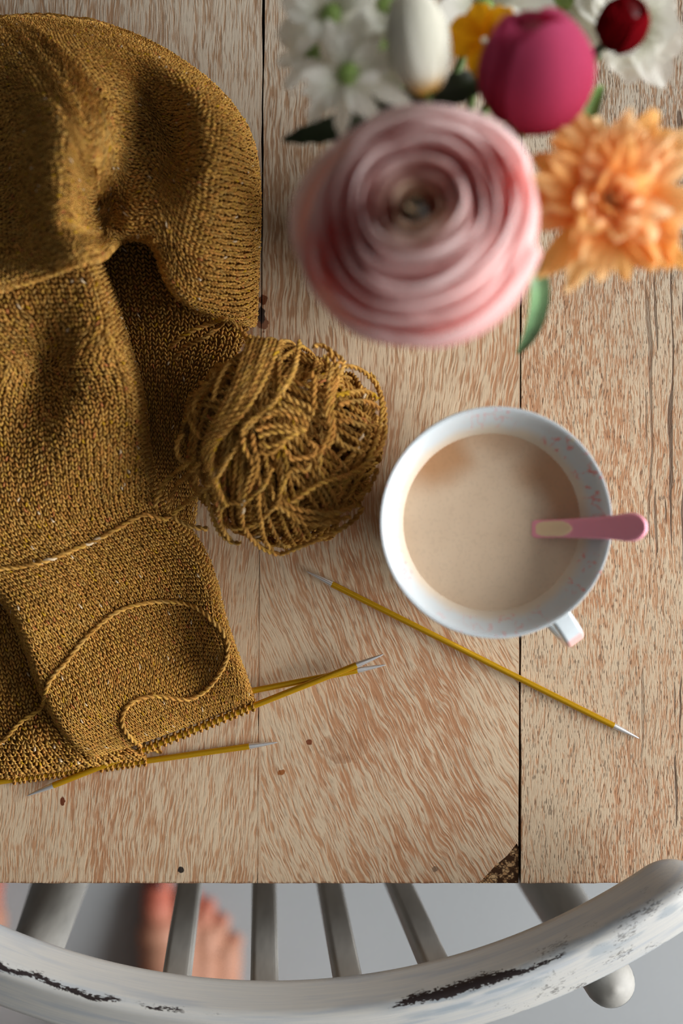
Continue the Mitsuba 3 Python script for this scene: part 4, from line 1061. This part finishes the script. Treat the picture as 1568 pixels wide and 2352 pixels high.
# ------------------------------------------------------------------ person: bare feet and shins behind the chair
def mesh_of(chain_list, edge=0.004, it=8):
    solid = None
    for a, ra, b, rb in chain_list:
        s1_ = m3.Manifold.sphere(ra, 24).translate(list(a)); s2_ = m3.Manifold.sphere(rb, 24).translate(list(b))
        h = m3.Manifold.batch_hull([s1_, s2_])
        solid = h if solid is None else solid + h
    solid = solid.trim_by_plane([0, 0, 1], 0.0012)
    solid = solid.refine_to_length(edge)
    mm_ = solid.to_mesh()
    t_ = trimesh.Trimesh(mm_.vert_properties[:, :3], mm_.tri_verts, process=True)
    trimesh.smoothing.filter_taubin(t_, 0.5, 0.53, it)
    return t_
def foot_chain(o, s):
    """Right foot (s = 1) with the toes to +y; o is the ball of the foot on the floor, lengths in metres."""
    q = lambda x, y, z: np.array([o[0] + s * x, o[1] + y, z])
    c = []
    heel, ank, knee = q(0.004, -0.165, 0.026), q(0.002, -0.135, 0.085), q(-0.004, -0.120, 0.430)
    c += [(heel, 0.027, q(0.004, -0.135, 0.034), 0.031), (q(0.004, -0.135, 0.034), 0.031, ank, 0.034), (ank, 0.034, q(0.0, -0.140, 0.20), 0.040), (q(0.0, -0.140, 0.20), 0.040, q(0, -0.140, 0.30), 0.054), (q(0, -0.140, 0.30), 0.054, knee, 0.052)]
    for bx, by, br, hx in ((-0.028, 0.010, 0.021, -0.010), (-0.008, 0.012, 0.018, 0.0), (0.012, 0.004, 0.0165, 0.006), (0.030, -0.012, 0.0155, 0.014)):
        c += [(heel + [s * hx * .6, 0.02, 0], 0.026, q(bx, by, br), br), (ank + [0, 0.02, -0.015], 0.030, q(bx * .9, by - 0.02, br + 0.008), br)]
    toes = [(-0.030, 0.018, 0.0150, -0.032, 0.052, 0.0128), (-0.008, 0.018, 0.0108, -0.002, 0.042, 0.0090), (0.007, 0.012, 0.0102, 0.013, 0.032, 0.0086), (0.020, 0.001, 0.0098, 0.026, 0.018, 0.0084), (0.032, -0.014, 0.0096, 0.038, 0.000, 0.0082)]
    for (x0, y0, r0, x1, y1, r1) in toes:
        mid = q((x0 + x1) / 2, (y0 + y1) / 2, r0 + 0.007)
        c += [(q(x0, y0, r0 + 0.002), r0, mid, (r0 + r1) / 2), (mid, (r0 + r1) / 2, q(x1, y1, r1), r1)]
    nails = [(q(x1, y1 + r1 * .15, r1 + r1 * 0.86), r1) for (_, _, _, x1, y1, r1) in toes]
    return c, nails
fo_r = np.array([*P(440, 2170, 0.02)[:2]]); fo_l = np.array([*P(-108, 2140, 0.02)[:2]])
cr, nr_ = foot_chain(fo_r, 1); cl, nl_ = foot_chain(fo_l, -1)
person = thing('person', 'barefoot person standing behind the chair, only bare toes and forefeet showing', 'person')
for nm, ch in (('right_leg', cr), ('left_leg', cl)):
    t_ = mesh_of(ch)
    v = t_.vertices
    red = np.clip((v[:, 1] - (fo_r[1] if nm == 'right_leg' else fo_l[1]) - 0.012) / 0.03, 0, 1)[:, None]
    col = np.array(lin(170, 122, 98))[None] * (1 - red) + np.array(lin(172, 92, 72))[None] * red
    obj('leg', t_, 'mat_skin', person, smooth=True, color=col)
for k, (c, r) in enumerate(nr_ + nl_):
    s = trimesh.creation.icosphere(2, 1.0); v = s.vertices * [r * 0.62, r * 0.66, r * 0.22] + c
    big = k % 5 == 0
    obj('toenail', (v, s.faces), 'mat_nail' if big else 'mat_nail_small', person, smooth=True, **({'label': 'dark nail of the big toe'} if big else {}))
